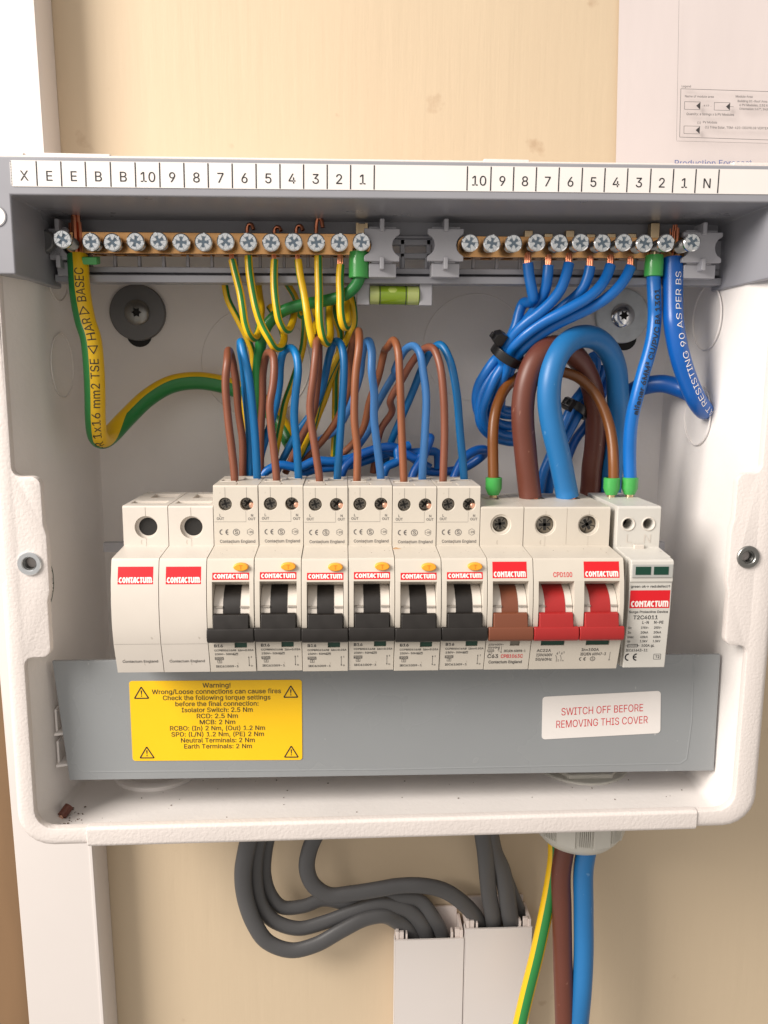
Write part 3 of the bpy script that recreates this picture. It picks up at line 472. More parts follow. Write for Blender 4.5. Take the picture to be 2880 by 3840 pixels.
def ring(g, fn, c, r, t, a0=0, a1=2*PI, n=18):
    for i in range(n):
        p = a0+(a1-a0)*i/n; q = a0+(a1-a0)*(i+1)/n
        g.poly([fn(c[0]+math.cos(p)*(r-t/2), c[1]+math.sin(p)*(r-t/2)), fn(c[0]+math.cos(q)*(r-t/2), c[1]+math.sin(q)*(r-t/2)),
                fn(c[0]+math.cos(q)*(r+t/2), c[1]+math.sin(q)*(r+t/2)), fn(c[0]+math.cos(p)*(r+t/2), c[1]+math.sin(p)*(r+t/2))])
def ce_mark(g, fn, x, z, h, t):
    r = h/2
    ring(g, fn, (x+r, z+r), r-t/2, t, PI*.5, PI*1.5, 12)
    ring(g, fn, (x+r+h*1.02, z+r), r-t/2, t, PI*.5, PI*1.5, 12)
    quad(g, fn, x+h*1.02+t*.6, x+h*1.02+r*.95, z+r-t/2, z+r+t/2)
def rrect(x0, x1, z0, z1, r, n=6):
    o = []
    for cx, cz, a in ((x1-r, z0+r, -PI/2), (x1-r, z1-r, 0), (x0+r, z1-r, PI/2), (x0+r, z0+r, PI)):
        for i in range(n+1): o.append((cx+math.cos(a+PI/2*i/n)*r, cz+math.sin(a+PI/2*i/n)*r))
    return o

# ------------------------------------------------------------------ things
def tag(o, label, cat, group=None, kind=None):
    if label: o['label'] = label
    if cat: o['category'] = cat
    if group: o['group'] = group
    if kind: o['kind'] = kind
    return o
def thing(name, label, cat, loc=(0, 0, 0), group=None):
    o = bpy.data.objects.new(name, None); COL.objects.link(o); o.location = Vector(loc)*S; o.empty_display_size = .01
    return tag(o, label, cat, group)
def copy_tree(o, parent=None):
    c = o.copy(); COL.objects.link(c); c.parent = parent
    for ch in list(o.children): copy_tree(ch, c)
    return c

# ================================================================== WALL
YW = 97.0
g = G(); g.poly([(-84, YW, -900), (1400, YW, -900), (1400, YW, 1300), (-84, YW, 1300)])
tag(g.obj('wall', 'wall'), 'cream painted wall with brush marks and small scuffs', 'wall', kind='structure')
g = G(); g.box(-600, -84.3, 104, 124, -900, 1300)
tag(g.obj('wooden_panel', 'board', bevel=1, loc=(-300, 110, -900)), 'dull brown board at the lower left edge beyond the white trunking', 'board')

# tall trunking on the left, leaning very slightly
TL = (-79.6, -39.6); SL = -0.0122
g = G(); g.prism([(TL[0], 80), (TL[0]+1.2, 78), (TL[1]-1.2, 78), (TL[1], 80), (TL[1], 96.6), (TL[0], 96.6)],
                 lambda p: (p[0]+SL*-600+0, p[1], -600), lambda p: (p[0]+SL*900, p[1], 900))
t = thing('cable_trunking', 'tall white mini trunking running up the wall behind the left side of the box', 'trunking', (-58, 88, -600))
b = g.obj('trunking_body', 'trunk', t, loc=(-58, 88, -600))
g = G()
for xx in (TL[1]-2.6,):
    g.prism([(xx, 77.6), (xx+1.6, 77.6), (xx+1.6, 78.2), (xx, 78.2)], lambda p: (p[0]+SL*-600, p[1], -600), lambda p: (p[0]+SL*900, p[1], 900))
g.obj('lid_edge', 'trunk', t, loc=(-58, 88, -600), bevel=.2)

# two lengths of trunking that the grey cables drop into
def small_trunk(x0, x1, ztop, label):
    t = thing('cable_trunking', label, 'trunking', (x0, 89, -600), 'short white trunking under the box')
    g = G(); y0, y1 = 82.2, 96.6; g.box(x0, x0+1.6, y0, y1, -600, ztop+4); g.box(x1-1.6, x1, y0, y1, -600, ztop+4); g.box(x0+1.6, x1-1.6, y1-1.5, y1, -600, ztop+9)
    g.box(x0+1.6, x0+4.2, y0+.4, y0+2.2, -600, ztop+3.5); g.box(x1-4.2, x1-1.6, y0+.4, y0+2.2, -600, ztop+4.5)
    g.box(x0+5.2, x0+6.2, y0+.2, y0+4.2, -600, ztop+2.5); g.box(x1-6.2, x1-5.2, y0+.2, y0+4.2, -600, ztop+2.8)
    g.obj('base_channel', 'trunk_in', t, bevel=.2, loc=(x0, 89, -600))
    g = G(); g.box(x0-.3, x1+.3, 80.8, 82.1, -600, ztop); g.box(x0-.9, x0-.35, 81.2, 86, -600, ztop); g.box(x1+.35, x1+.6, 81.2, 86, -600, ztop)
    g.obj('lid', 'trunk', t, bevel=.35, loc=(x0, 89, -600))
small_trunk(114.6, 150.3, -178.6, 'white trunking with the lower top edge that swallows the curved grey cables')
small_trunk(152.0, 186.6, -173.2, 'white trunking with the higher top edge beside the hanging brown cable')

# sheet of paper on the wall
g = G(); nx, nz = 16, 20; XL, XR, ZB, ZT = 215.2, 430, 160, 460
V = [[g.bm.verts.new((XL+(XR-XL)*i/nx-.0316*(ZB+(ZT-ZB)*j/nz-250), YW-.5-1.4*math.sin(i*.55+j*.12)**2*(0.3+i/nx) - (1.2 if i == 0 else .4 if i == 1 else 0), ZB+(ZT-ZB)*j/nz)) for j in range(nz+1)] for i in range(nx+1)]
for i in range(nx):
    for j in range(nz): g._f([V[i][j], V[i+1][j], V[i+1][j+1], V[i][j+1]])
t = thing('paper_sheet', 'white printed sheet with a module legend taped to the wall at upper right', 'paper', (215, 96, 160))
sh = g.obj('sheet', 'sheet', t, loc=(215, 96, 160))
g = G(); YP = 93.9
pf = lambda x, y: tuple(ZP(x, y, YP))
def pl(a, b, t_=1.6): line(g, pf, a, b, t_)
pl((845, 0), (835, 600), 2); pl((835, 600), (822, 1285), 2); pl((822, 1290), (1659, 1312), 2)
for a, b in (((862, 812), (1800, 842)), ((862, 812), (851, 1254)), ((851, 1254), (1800, 1285))): pl(a, b, 4)
for x, y in ((896, 930), (1168, 937), (891, 1152)):
    P4 = [(x, y), (x+144, y+3), (x+140, y+73), (x-1, y+70)]
    for a, b in zip(P4, P4[1:]+P4[:1]): pl(a, b, 3.5)
    g.poly([pf(x+144, y+4), pf(x+141, y+72), pf(x+106, y+38)])
pl((1308, 975), (1345, 977), 3)
def ptxt(s_, x, y, cap, xs=.95):
    # pixel-grid text: v grows upward
    put(g, s_, cap, lambda u, v: pf(x+u, y-v+u*.018), bold=.01, xs=xs)
ptxt('Legend', 868, 798, 19); ptxt('Name of module area', 898, 890, 20, .95); ptxt('Module Area', 1362, 892, 20, .95)
ptxt('Building 01-Roof Area S', 1380, 934, 20, .93); ptxt('6 PV Modules, 2.52 kW', 1396, 970, 20, .93); ptxt('Orientation 167°, Incl', 1396, 1005, 20, .93)
ptxt('. a.s.b . .', 1056, 972, 18); ptxt('Quantity: a Strings x b PV Modules', 912, 1052, 21, .93)
ptxt('(1)', 1010, 1132, 20); ptxt('PV Module', 1062, 1128, 20, .93); ptxt('(1) Trina Solar, TSM-420-DE09R.08 VERTEX S, 420', 1080, 1174, 21, .93)
g.obj('print', 'ink_soft', t, loc=(215, 96, 160))
g = G(); put(g, 'Production Forecast', 52, lambda u, v: pf(800+u, 1516-v), bold=.0, xs=1.05)
g.obj('heading', 'ink_blue', t, loc=(215, 96, 160))

# ================================================================== ENCLOSURE
def tilt(x, z): return z+.0072*(x-107)
XO0, XO1, ZO0, ZO1 = -45.6, 262.6, -75.6, 192.6
YF, YB = 8.0, 95.0
box_t = thing('consumer_unit', 'open white textured distribution box fixed to the wall with its cover off', 'fuse box', (107, 95, -75))
g = G()
def L3(loop, y): return [g.bm.verts.new((p[0], y, tilt(p[0], p[1]))) for p in loop]
def skin(a, b):
    n = len(a)
    for i in range(n): g._f([a[i], a[(i+1) % n], b[(i+1) % n], b[i]])
outer = []
for k in range(6):
    a = PI/2*k/5; ins = 3.2*(1-math.sin(a)); yy = YF+3.2*(1-math.cos(a)); outer.append(L3(rrect(XO0+ins, XO1-ins, ZO0+ins, ZO1-ins, 14-ins*.6), yy))
for a, b in zip(outer, outer[1:]): skin(a, b)
oback = L3(rrect(XO0, XO1, ZO0, ZO1, 14), YW-.4); skin(outer[-1], oback); g._f(oback)
# opening outline with the two tabs that carry the threaded inserts
lx, rx = -38.0, 252.6; lt, rt = -27.6, 243.0
def arc(cx, cz, r, a0, a1, n=5): return [(cx+r*math.cos(a0+(a1-a0)*i/n), cz+r*math.sin(a0+(a1-a0)*i/n)) for i in range(n+1)]
zt1, zt0, zb = 74.6, 5.2, -67.6
op = []
op += arc(rx-8, zb+8, 8, -PI/2, 0)
op += arc(rx-3.5, zt0-.5-3.5+.5, 3.5, 0, PI/2) + arc(rt+3.5, zt0+3.5, 3.5, -PI/2, -PI)+[(rt, 28), (rt-1.0, 32), (rt-1.0, 54), (rt, 58)]
op += arc(rt+3.5, zt1-3.5+1.5, 3.5, PI, PI/2) + arc(rx-3.5, zt1+3.5+1.5, 3.5, -PI/2, 0)
op += [(rx, 187), (lx, 187)]
op += arc(lx+3.5, zt1+3.5+2, 3.5, PI, PI*1.5) + arc(lt-3.5, zt1-3.5+2, 3.5, PI/2, 0)
op += [(lt, 58), (lt+1.0, 54), (lt+1.0, 32), (lt, 28)]
op += arc(lt-3.5, zt0+3.5, 3.5, 0, -PI/2) + arc(lx+3.5, zt0-3.5, 3.5, PI/2, PI)
op += arc(lx+8, zb+8, 8, PI, PI*1.5)
def shrink(loop, d):          # moves an outline outwards into the rim by d
    n = len(loop); o = []
    for i in range(n):
        a = Vector(loop[i-1]); b = Vector(loop[i]); c = Vector(loop[(i+1) % n])
        e1 = (b-a); e2 = (c-b)
        nrm = Vector((0, 0))
        for e in (e1, e2):
            if e.length > 1e-6: nrm += Vector((e.y, -e.x)).normalized()
        nrm.normalize(); o.append((b.x+nrm.x*d, b.y+nrm.y*d))
    return o
i0 = L3(shrink(op, .6), YF); i1 = L3(shrink(op, .18), YF+.18); i2 = L3(op, YF+.6); i3 = L3(op, YF+3.4)
skin(i0, i1); skin(i1, i2); skin(i2, i3)
def fill(loopA, loopB):
    es = []
    for lp in (loopA, loopB):
        for i in range(len(lp)):
            a, b = lp[i], lp[(i+1) % len(lp)]
            e = g.bm.edges.get((a, b)) or g.bm.edges.new((a, b)); es.append(e)
    r = bmesh.ops.triangle_fill(g.bm, use_beauty=True, use_dissolve=False, edges=es)
    for f in r['geom']:
        if isinstance(f, bmesh.types.BMFace): f.material_index = g.mi; f.smooth = True
fill(outer[0], i0)
g.mi = 1
wall_lp = rrect(-38.2, 253.4, -69.6, 188.2, 9)
wi0 = L3(wall_lp, YF+3.4); fill(i3, wi0)
wi1 = L3(rrect(-36.6, 252.2, -70.2, 188, 7), YF+9); wi2 = L3(rrect(-34.2, 249.6, -70.4, 188, 4), YF+17); wi3 = L3(rrect(-32.6, 247.8, -70.6, 188, 2), YB-3); wi4 = L3(rrect(-30.6, 245.8, -68.6, 186, 1.5), YB-.4)
skin(wi0, wi1); skin(wi1, wi2); skin(wi2, wi3); skin(wi3, wi4); g._f(wi4)
cut = G(); cut.mi = 0; cut.px([(3, 33.5), (14, 33.5), (18, 36), (18, 53), (14, 55.5), (3, 55.5)], -60, -42.6)
for hx_, hz_ in ((-33.4, 42.0), (249.6, 43.4)): cut.cyl((hx_, 4, hz_), (0, 1, 0), 3.3, 7.2, 28)
body = g.obj('enclosure_body', ['case', 'inner'], None, cut=cut)
body.parent = box_t; body.data.transform(Matrix.Translation((-.107, -.095, .075)))
def bl(g_): return dict(parent=box_t, loc=(107, 95, -75))
# removable strip along the bottom lip
g = G(); prof = [(7.3, -67.9), (8.2, -67.0), (11.5, -67.0), (11.5, -70.4), (10.6, -76.3), (9.2, -76.2), (7.9, -75.4), (7.3, -74.0)]
x0, x1 = -17.6, 236.6
g.prism(prof, lambda p: (x0, p[0], tilt(x0, p[1])), lambda p: (x1, p[0], tilt(x1, p[1])))
g.obj('bottom_strip', 'case', bevel=.5, **bl(g))
for (x, z) in ((-33.4, 42.0), (249.6, 43.4)):
    g = G(); c = (x, YF+1, z)
    g.rings([(4.6, .6), (4.6, 1.7), (4.3, 2.0), (2.9, 2.0), (2.6, 1.7), (2.5, -5.5)], 32, c, (0, -1, 0), cap=False)
    o = g.obj('threaded_insert', 'zinc' if x < 0 else 'zinc_d', **bl(g))
    g = G()
    for k in range(7): g.torus((x, YF+.4+k*.8, z), (0, 1, 0), 2.4, .24, 24, 6)
    g.mi = 1; g.cyl((x, YF+6.2, z), (0, 1, 0), 2.6, .3)
    o2 = g.obj('thread', ['zinc_d', 'dark'], o, loc=(107, 95, -75))
for x, sg in ((-33.6, 1), (248.8, -1)):          # cover guides on the side walls
    for z0 in ((-33, -46) if x > 0 else (-35, -49)):
        g = G(); P = [(x, 22), (x+sg*7, 24), (x+sg*8.6, 29), (x+sg*8.6, 34), (x+sg*6, 42), (x, 50)]
        g.pz(P, z0, z0+1.2)
        g.box(min(x, x+sg*1.0), max(x, x+sg*1.0), 24, 56, z0+1.2, z0+11)
        g.obj('cover_guide', 'inner', bevel=.35, **bl(g))
def knock(c, ax, R_, sc_=(1, 1), r=.28):
    g = G(); g.torus(c, ax, R_, r, 48, 6, sc_); g.obj('knockout_ring', 'inner', **bl(g))
knock(R3(1105, 185, YB-.5), (0, 1, 0), 26); knock(R4(395, 120, YB-.5), (0, 1, 0), 25.5)
knock((248.0, 60, 98), (1, 0, 0), 13.5, r=.35); knock((248.0, 57, 141), (1, 0, 0), 14, r=.35)
knock((-33.1, 56, 118), (1, 0, 0), 13.5, r=.3); knock((-33.1, 56, 158), (1, 0, 0), 13, r=.3)
g = G(); g.box(-32.9, -32.7, 24, 42, 27, 52)
g = G(); g.rings([(11.0, -3), (11.0, .35), (10.6, .45)], 40, (-34.05, 22, 30), (1, 0, 0)); o = g.obj('round_sticker', 'inner', **bl(g))
g = G(); fs = lambda u, v: (-33.52, 22+u, 30+v)
ring(g, fs, (0, 0), 10.1, .55, n=40); ring(g, fs, (0, 0), 6.9, .2, n=30)
for k, ch in enumerate('MADE IN UK'):
    a = math.radians(70-k*16); put(g, ch, 2.2, fs, math.cos(a)*7.6, math.sin(a)*7.6, ang=a-PI/2, align='CENTER')
put(g, 'MADE IN ENGLAND', 1.4, fs, 0, -.7, align='CENTER')
g.obj('sticker_print', 'ink_green', o, loc=(107, 95, -75))
for x0, x1 in ((-62, -9), (-21.5, 3.5), (139, 156), (233, 262)):     # hinge bumps along the top lip
    if x0 < -45: x0, x1 = -45, -27
    g = G(); zz = tilt((x0+x1)/2, 191.7)
    g.px([(9.5, zz-1), (9.5, zz+.8), (10.2, zz+1.5), (14, zz+1.6), (15, zz+.5), (15, zz-1)], x0, x1)
    g.obj('hinge_bump', 'case', bevel=.5, **bl(g))
g = G(); c = D1(335, 1668, 60); c.z = -70.2
g.rings([(20, -.5), (20, 1.6), (19, 2.2), (16, 2.2), (15.6, 1.4), (6, 1.4)], 48, (c.x+1, 62, -71.2), (0, 0, 1)); g.obj('blanking_plug', 'inner', **bl(g))

# fixing screws with washers
def fixing(c, wm, label):
    t = thing('fixing_screw', label, 'screw', c)
    g = G(); g.rings([(13, 0), (13, 1.7), (12.5, 2.1), (5.9, 2.1)], 48); g.obj('washer', wm, t)
    cut = G(); star = []
    for i in range(12):
        a = PI/6*i; r = 2.5 if i % 2 == 0 else 1.5; star.append((math.cos(a)*r, math.sin(a)*r))
    cut.py(star, -6, -2.9)
    g = G(); g.rings([(5.9, 2.0), (5.85, 2.7), (5.2, 3.4), (3.8, 3.9), (2.0, 4.1)], 36)
    g.obj('screw_head', 'zinc_d' if wm == 'washer_d' else 'zinc', t, cut=cut)
    g = G(); g.py(star, -3.0, -2.85); g.obj('drive_recess_shade', 'dark', t)
fixing(D1(299, 676, YB-.5), 'washer_d', 'round headed screw on a dark grey washer in the left of the back panel')
fixing(D1(1342, 683, YB-.5), 'washer', 'star drive screw on a bright galvanised washer in the right of the back panel')
for px_, py_ in ((301, 722), (1349, 730)):
    g = G(); c = D1(px_, py_, YB-.55); g.rings([(6.0, 0), (6.0, .12)], 24, c, (0, -1, 0)); g.obj('keyhole', 'dark', **bl(g))

# rail for the breakers
t = thing('mounting_rail', 'steel rail with a hat profile behind the row of breakers', 'rail', (-20, 62, 20))
g = G(); g.px([(61, 38.5), (61, 33.5), (62, 33.5), (62, 33), (68, 33), (68, 8), (62, 8), (62, 7.5), (61, 7.5), (61, 2.5), (62, 2.5), (62, 6.5), (69, 6.5), (69, 34.5), (63, 34.5), (62, 38.5)], -4, 222); g.box(-21.5, -4.1, 62, 66, 35, 39.2); g.box(222.1, 237.8, 62, 66, 34.4, 38.6)
g.obj('rail_profile', 'hood_light', t, loc=(-20, 62, 20))
for x in (6, 212):
    g = G(); g.box(x-4, x+4, 69.2, 94, -4, 44); g.obj('rail_post', 'inner', t, loc=(-20, 62, 20), bevel=.6)

# ================================================================== TERMINAL CARRIER (grey hood)
def th(x, z): return z+.0080*(x-105)
HZ1, HC, HB = 191.2, 178.0, 150.6
HL, HR = -31.4, 249.0
car = thing('terminal_carrier', 'grey plastic hood across the top of the box with a row of numbered labels', 'terminal carrier', (107, 50, 150))
cl = dict(parent=car, loc=(107, 50, 150))
g = G(); shell = [(-43.5, HB), (HL, HB), (HL, HC), (HR, HC), (HR, HB), (261, HB), (261, HZ1), (-43.5, HZ1)]
g.prism(shell, lambda p: (p[0], 7.0, th(*p)), lambda p: (p[0]+(1 if p[0] == HL else -2.0 if p[0] == HR else 0), 52.5, th(*p)))
g.obj('hood_shell', 'hood', bevel=.7, **cl)
# back plate as a grid with open slots below the bars
g = G()
def hb(x0, x1, y0, y1, z0, z1): g.prism([(x0, z0), (x1, z0), (x1, z1), (x0, z1)], lambda p: (p[0], y0, th(*p)), lambda p: (p[0], y1, th(*p)))
hb(-30, 247.5, 50, 52, 172.6, 178.4); hb(-30, 247.5, 48.5, 52, 171.2, 172.5)
hb(-30, 92, 51, 52, 164, 171.1); hb(139, 247.5, 51, 52, 164, 171.1)
hb(-30, 247.5, 46.2, 52, 156.6, 158.9); hb(-30, 247.5, 49.2, 52, 155.4, 156.5); hb(-30, 247.5, 43.5, 52, 152.4, 155.3)
x = -17.5
while x < 240:
    hb(x, x+1.3, 47.6, 50, 159, 164); x += 9.93
for x in (92, 104.5, 111, 122, 134): hb(x, x+2, 48, 52, 159, 171.1)
hb(94, 134, 48, 52, 163.2, 165.4); hb(94, 134, 48, 52, 168.6, 171.0)
hb(-30, -17.6, 46, 52, 159, 171); hb(236, 247.5, 46, 52, 159, 171)
g.obj('slotted_back', 'hood', bevel=.3, **cl)
# clamps that hold the bar ends
def clamp(x0, x1, z0, z1, y=36, notches=(1, 1)):
    zc = (z0+z1)/2; r = 4.4; P = []
    P += [(x0, z0), (x1, z0)]
    if notches[1]: P += [(x1, zc-r)]+[(x1+1.2-math.cos(a)*r*.95, zc+math.sin(a)*r) for a in [(-PI/2)+PI*i/8 for i in range(1, 8)]]+[(x1, zc+r)]
    P += [(x1, z1), (x0, z1)]
    if notches[0]: P += [(x0, zc+r)]+[(x0-1.2+math.cos(a)*r*.95, zc+math.sin(a)*r) for a in [(PI/2)-PI*i/8 for i in range(1, 8)]]+[(x0, zc-r)]
    g = G(); g.py(P, y, y+2.2); xm = (x0+x1)/2
    g.box(xm-.9, xm+.9, y-1.6, y+8, z1-1.2, z1+3.6); g.box(xm-.9, xm+.9, y-2.4, y+9, z0-3.4, z0+1.4)
    g.box(x0+2, x1-1.2, y+2.3, 47, z0-6, z0-.5); g.box(x0+2, x1-1.2, y+2.3, 49, z1-1.4, z1+1.2); g.box(x0+3, x1-3, y+2.2, 50, z0-.5, z1-1.4)
    g.obj('bar_clamp', 'hood_light', bevel=.35, **cl)
clamp(95.6, 110.0, 160.2, 172.9); clamp(121.3, 136.0, 160.6, 173.3, notches=(1, 1)); clamp(226.6, 243.3, 161.5, 173.6)
clamp(-30.5, -22.5, 159.6, 171.5, y=40, notches=(0, 1))
# spirit level tabs
for x0, x1 in ((92.8, 98.2), (119.2, 124.6)):
    g = G(); g.box(x0, x1, 46, 49.5, 143.9, 152.8); g.obj('level_bracket', 'hood_light', bevel=.4, **cl)
# label strip
g = G(); fn = lambda u, v: (u, 6.72, th(u, v))
g.prism(rrect(-31.0, 247.6, 180.9, 189.7, .8, 3), lambda p: (p[0], 6.75, th(*p)), lambda p: (p[0], 6.98, th(*p)))
strip = g.obj('label_strip', 'paper', **cl)
g = G(); fi = lambda u, v: (u, 6.66, th(u, v))
eb = [79.5, 132.5, 185, 239, 292.5, 345, 397.5, 449.5, 501.5, 553, 604.5, 655.5, 706.5, 757, 808]
nb = [1009, 1060, 1109, 1158, 1207, 1257, 1306, 1355, 1405, 1454, 1502.5, 1552]
X = lambda d: D1(d, 385, 6.7).x
for d in eb: line(g, fi, (X(d), 181.1), (X(d)+.05, 189.5), .42)
for a, b_, s_ in zip([24]+eb, eb, ['X', 'E', 'E', 'B', 'B', '10', '9', '8', '7', '6', '5', '4', '3', '2', '1']):
    put(g, s_, 3.35, fi, (X(a)+X(b_))/2+.1, 182.9, align='CENTER', bold=.004, xs=1.0)
g.obj('number_print', 'ink', strip, loc=(107, 50, 150)); g = G()
for d in nb: line(g, fi, (X(d), 181.1), (X(d)+.05, 189.5), .42)
for a, b_, s_ in zip(nb, nb[1:], ['10', '9', '8', '7', '6', '5', '4', '3', '2', '1', 'N']):
    put(g, s_, 3.35, fi, (X(a)+X(b_))/2+.1, 182.9, align='CENTER', bold=.004, xs=1.0)
g.obj('number_print', 'ink', strip, loc=(107, 50, 150)); g = G()
for k in range(16): g.poly([fi(-30.6-.25, 181.3+k*.52), fi(-30.6+.1, 181.3+k*.52), fi(-30.6+.1, 181.55+k*.52), fi(-30.6-.25, 181.55+k*.52)])
g.obj('dotted_edge', 'ink', strip, loc=(107, 50, 150))
g = G(); c = D1(-9, 467, 6.9); g.rings([(3.3, 0), (3.3, .3)], 32, (c.x, 7.0, c.z), (0, -1, 0)); g.mi = 1; g.torus((c.x, 6.9, c.z), (0, 1, 0), 3.6, .2, 36, 6)
g.obj('round_label', ['paper', 'hood'], **cl)

# spirit level vial
v = thing('spirit_level', 'small yellow green spirit level vial under the middle of the grey hood', 'spirit level', (98, 47.5, 144))
vl = dict(parent=v, loc=(98, 47.5, 144))
g = G(); cy, cz, r = 48.6, 148.2, 3.95
g.rings([(r, 0), (r, 20.6)], 28, (98.4, cy, cz), (1, 0, 0)); g.obj('vial', 'vial', **vl)
for x, w_ in ((98.5, 3.6), (114.2, 4.6)):
    g = G(); g.rings([(r+.03, 0), (r+.03, w_)], 28, (x, cy, cz), (1, 0, 0)); g.obj('vial_end', 'vial_l', **vl)
g = G()
for x in (102.4, 113.3): g.rings([(r+.08, 0), (r+.08, .35)], 28, (x, cy, cz), (1, 0, 0))
g.obj('level_marks', 'ink', **vl)
g = G(); g.rings([(.1, 0), (1.5, .1), (2.1, .5), (2.3, 1.6), (2.3, 3.2), (2.1, 4.4), (1.5, 4.8), (.1, 4.9)], 20, (105.4, cy-1.6, cz+.9), (1, 0, 0)); g.obj('bubble', 'bubble', **vl)

# ================================================================== TERMINAL BARS
def screw_proto():
    """set screw with cross and slot drive, head front at y=0, axis along y"""
    cut = G(); cut.box(-2.15, 2.15, -1, .9, -.55, .55); cut.box(-.55, .55, -1, .9, -2.15, 2.15); cut.box(-3.8, -2.1, -1, .35, -.35, .35); cut.box(2.1, 3.8, -1, .5, -.55, .55)
    for a in (45, 135, 225, 315):
        c, s_ = math.cos(math.radians(a)), math.sin(math.radians(a)); cut.box(c*2.3-.16+.0, c*2.3+.16, -1, .25, s_*2.3-.7, s_*2.3+.7)
    g = G(); g.rings([(3.05, -.02), (3.5, -.4), (3.5, -1.7), (3.2, -1.95)], 32, (0, 0, 0), (0, -1, 0))
    h = g.obj('screw_head', 'zinc', cut=cut)
    g = G(); g.rings([(2.3, -1.8), (2.3, -14)], 18, (0, 0, 0), (0, -1, 0), cap=False)
    for k in range(10): g.rings([(2.3, -2.4-k), (2.65, -2.75-k), (2.3, -3.1-k)], 18, (0, 0, 0), (0, -1, 0), cap=False)
    th_ = g.obj('thread', 'zinc_d', h)
    g = G(); c = .84
    g.py([(-2.1, -.5), (-.5, -.5), (-.5, -2.1), (.5, -2.1), (.5, -.5), (2.1, -.5), (2.1, .5), (.5, .5), (.5, 2.1), (-.5, 2.1), (-.5, .5), (-2.1, .5)], .80, .88)
    for a in (22, 68, 112, 158, 202, 248, 292, 338):
        ca, sa = math.cos(math.radians(a)), math.sin(math.radians(a))
        g.prism([(1.5, -.13), (3.0, -.05), (3.0, .05), (1.5, .13)], lambda p: (ca*p[0]-sa*p[1], -.05, sa*p[0]+ca*p[1]), lambda p: (ca*p[0]-sa*p[1], .01, sa*p[0]+ca*p[1]))
    g.obj('drive_recess_shade', 'recess', h)  # darker plate on the cross floor, shade put in as colour
    return h
SP = screw_proto(); first = [True]
def screw(parent, ploc, pos, rot):
    o = SP if first[0] else copy_tree(SP); first[0] = False
    o.name = 'terminal_screw'; o.parent = parent; o.location = (Vector(pos)-Vector(ploc))*S; o.rotation_euler = (0, rot, 0)
    return o
def bar(name_label, x0, x1, ys, label, heads, hy, dz):
    loc = ((x0+x1)/2, 44, 168)
    t = thing('terminal_bar', label, 'terminal bar', loc, 'brass terminal bars')
    z0, z1 = 163.6, 171.9; g = G(); n = len(heads)
    g.prism(rrect(x0, x1, z0+dz, z1+dz, 3.4, 5), lambda p: (p[0], ys, th(*p)-.3), lambda p: (p[0], ys+8.5, th(*p)-.3))
    cut = G()
    for i, h in enumerate(heads):
        b_ = D1(h[0], h[1], hy); cut.cyl((b_.x, ys+4.6, z0+dz-4), (0, 0, 1), 2.7, 16, 16)
    g.obj('bar', 'brass', t, loc=loc, bevel=.25) if False else None
    # boolean needs world coordinates, so shift afterwards
    o = g.obj('bar', 'brass', None, cut=cut, bevel=.22); o.data.transform(Matrix.Translation(-Vector(loc)*S)); o.parent = t
    for i, h in enumerate(heads):
        y = h[3] if len(h) > 3 else hy
        screw(t, loc, D1(h[0], h[1], y), math.radians(h[2]))
    return t, loc
EH = [(134, 516, 30, 27), (196, 522, 85), (242, 523, 140), (292, 521, 195), (342, 520, 245), (391, 523, 3), (439, 522, 95), (487, 521, 40), (536, 522, 250), (585, 523, 10), (634, 522, 60), (683, 523, 170), (733, 523, 280), (781, 522, 100)]
EH = [(a, b_, c, *(d or [33+(i % 3)*.6])) for i, (a, b_, c, *d) in enumerate(EH)]
et, eloc = bar('e', -24.5, 98.6, 40.5, 'left brass earth bar with fifteen zinc screws', EH, 33, 0)
g = G(); c = D1(98, 523, 39); g.rings([(4.6, 0), (4.6, 2), (3.8, 3), (1.5, 2.4)], 24, c, (0, -1, 0)); g.box(c.x-3, c.x+6, 40, 46, c.z-5, c.z+5); g.obj('end_lug', 'washer_d', et, loc=eloc, bevel=.3)
NH = [(1016, 524, 20), (1063, 525, 100), (1110, 525, 45), (1160, 523, 200), (1209, 524, 10), (1255, 523, 330), (1302, 524, 65), (1348, 523, 0), (1393, 525, 15), (1440, 524, 340), (1496, 523, 60, 26)]
NH = [(a, b_, c, *(d or [34-.35*i])) for i, (a, b_, c, *d) in enumerate(NH)]
nt_, nloc = bar('n', 134.2, 233.8, 41.5, 'right brass neutral bar with eleven longer zinc screws', NH, 33, -.4)
for d, hgt in ((541, 3.6), (600, 2.6), (647, 3.2), (690, 6.2)):
    g = G(); c = D1(d, 508, 45); c.z = 172.0+th(c.x, 0)
    g.tube([c+Vector((-1.3, 0, -1.5)), c+Vector((-1.3, 0, hgt*.55)), c+Vector((-.5, -.5, hgt)), c+Vector((.7, -1, hgt*.95)), c+Vector((1.5, -1.5, hgt*.4))], .8, 10)
    g.obj('copper_hook', 'copper', et, loc=eloc)
# cages: small pale clips standing through the neutral bar
g = G()
for d, top in ((1140, 498), (1183, 505), (1229, 498), (1274, 506), (1318, 505), (1362, 505), (1412, 482)):
    a = D1(d-8, top, 45); b_ = D1(d+8, 562 if top > 490 else 548, 45); g.box(a.x, b_.x, 43.5, 47.5, b_.z, a.z)
g.obj('wire_cage', 'brass_l', nt_, loc=nloc, bevel=.4)
g = G(); a = D1(769, 482, 46); b_ = D1(794, 512, 46); g.box(a.x, a.x+1.0, 45, 48, b_.z, a.z); g.box(a.x+1, b_.x-1, 47, 48, b_.z, a.z); g.box(b_.x-1, b_.x, 45, 48, a.z-3, a.z)
g.obj('wire_cage', 'brass_l', et, loc=eloc)

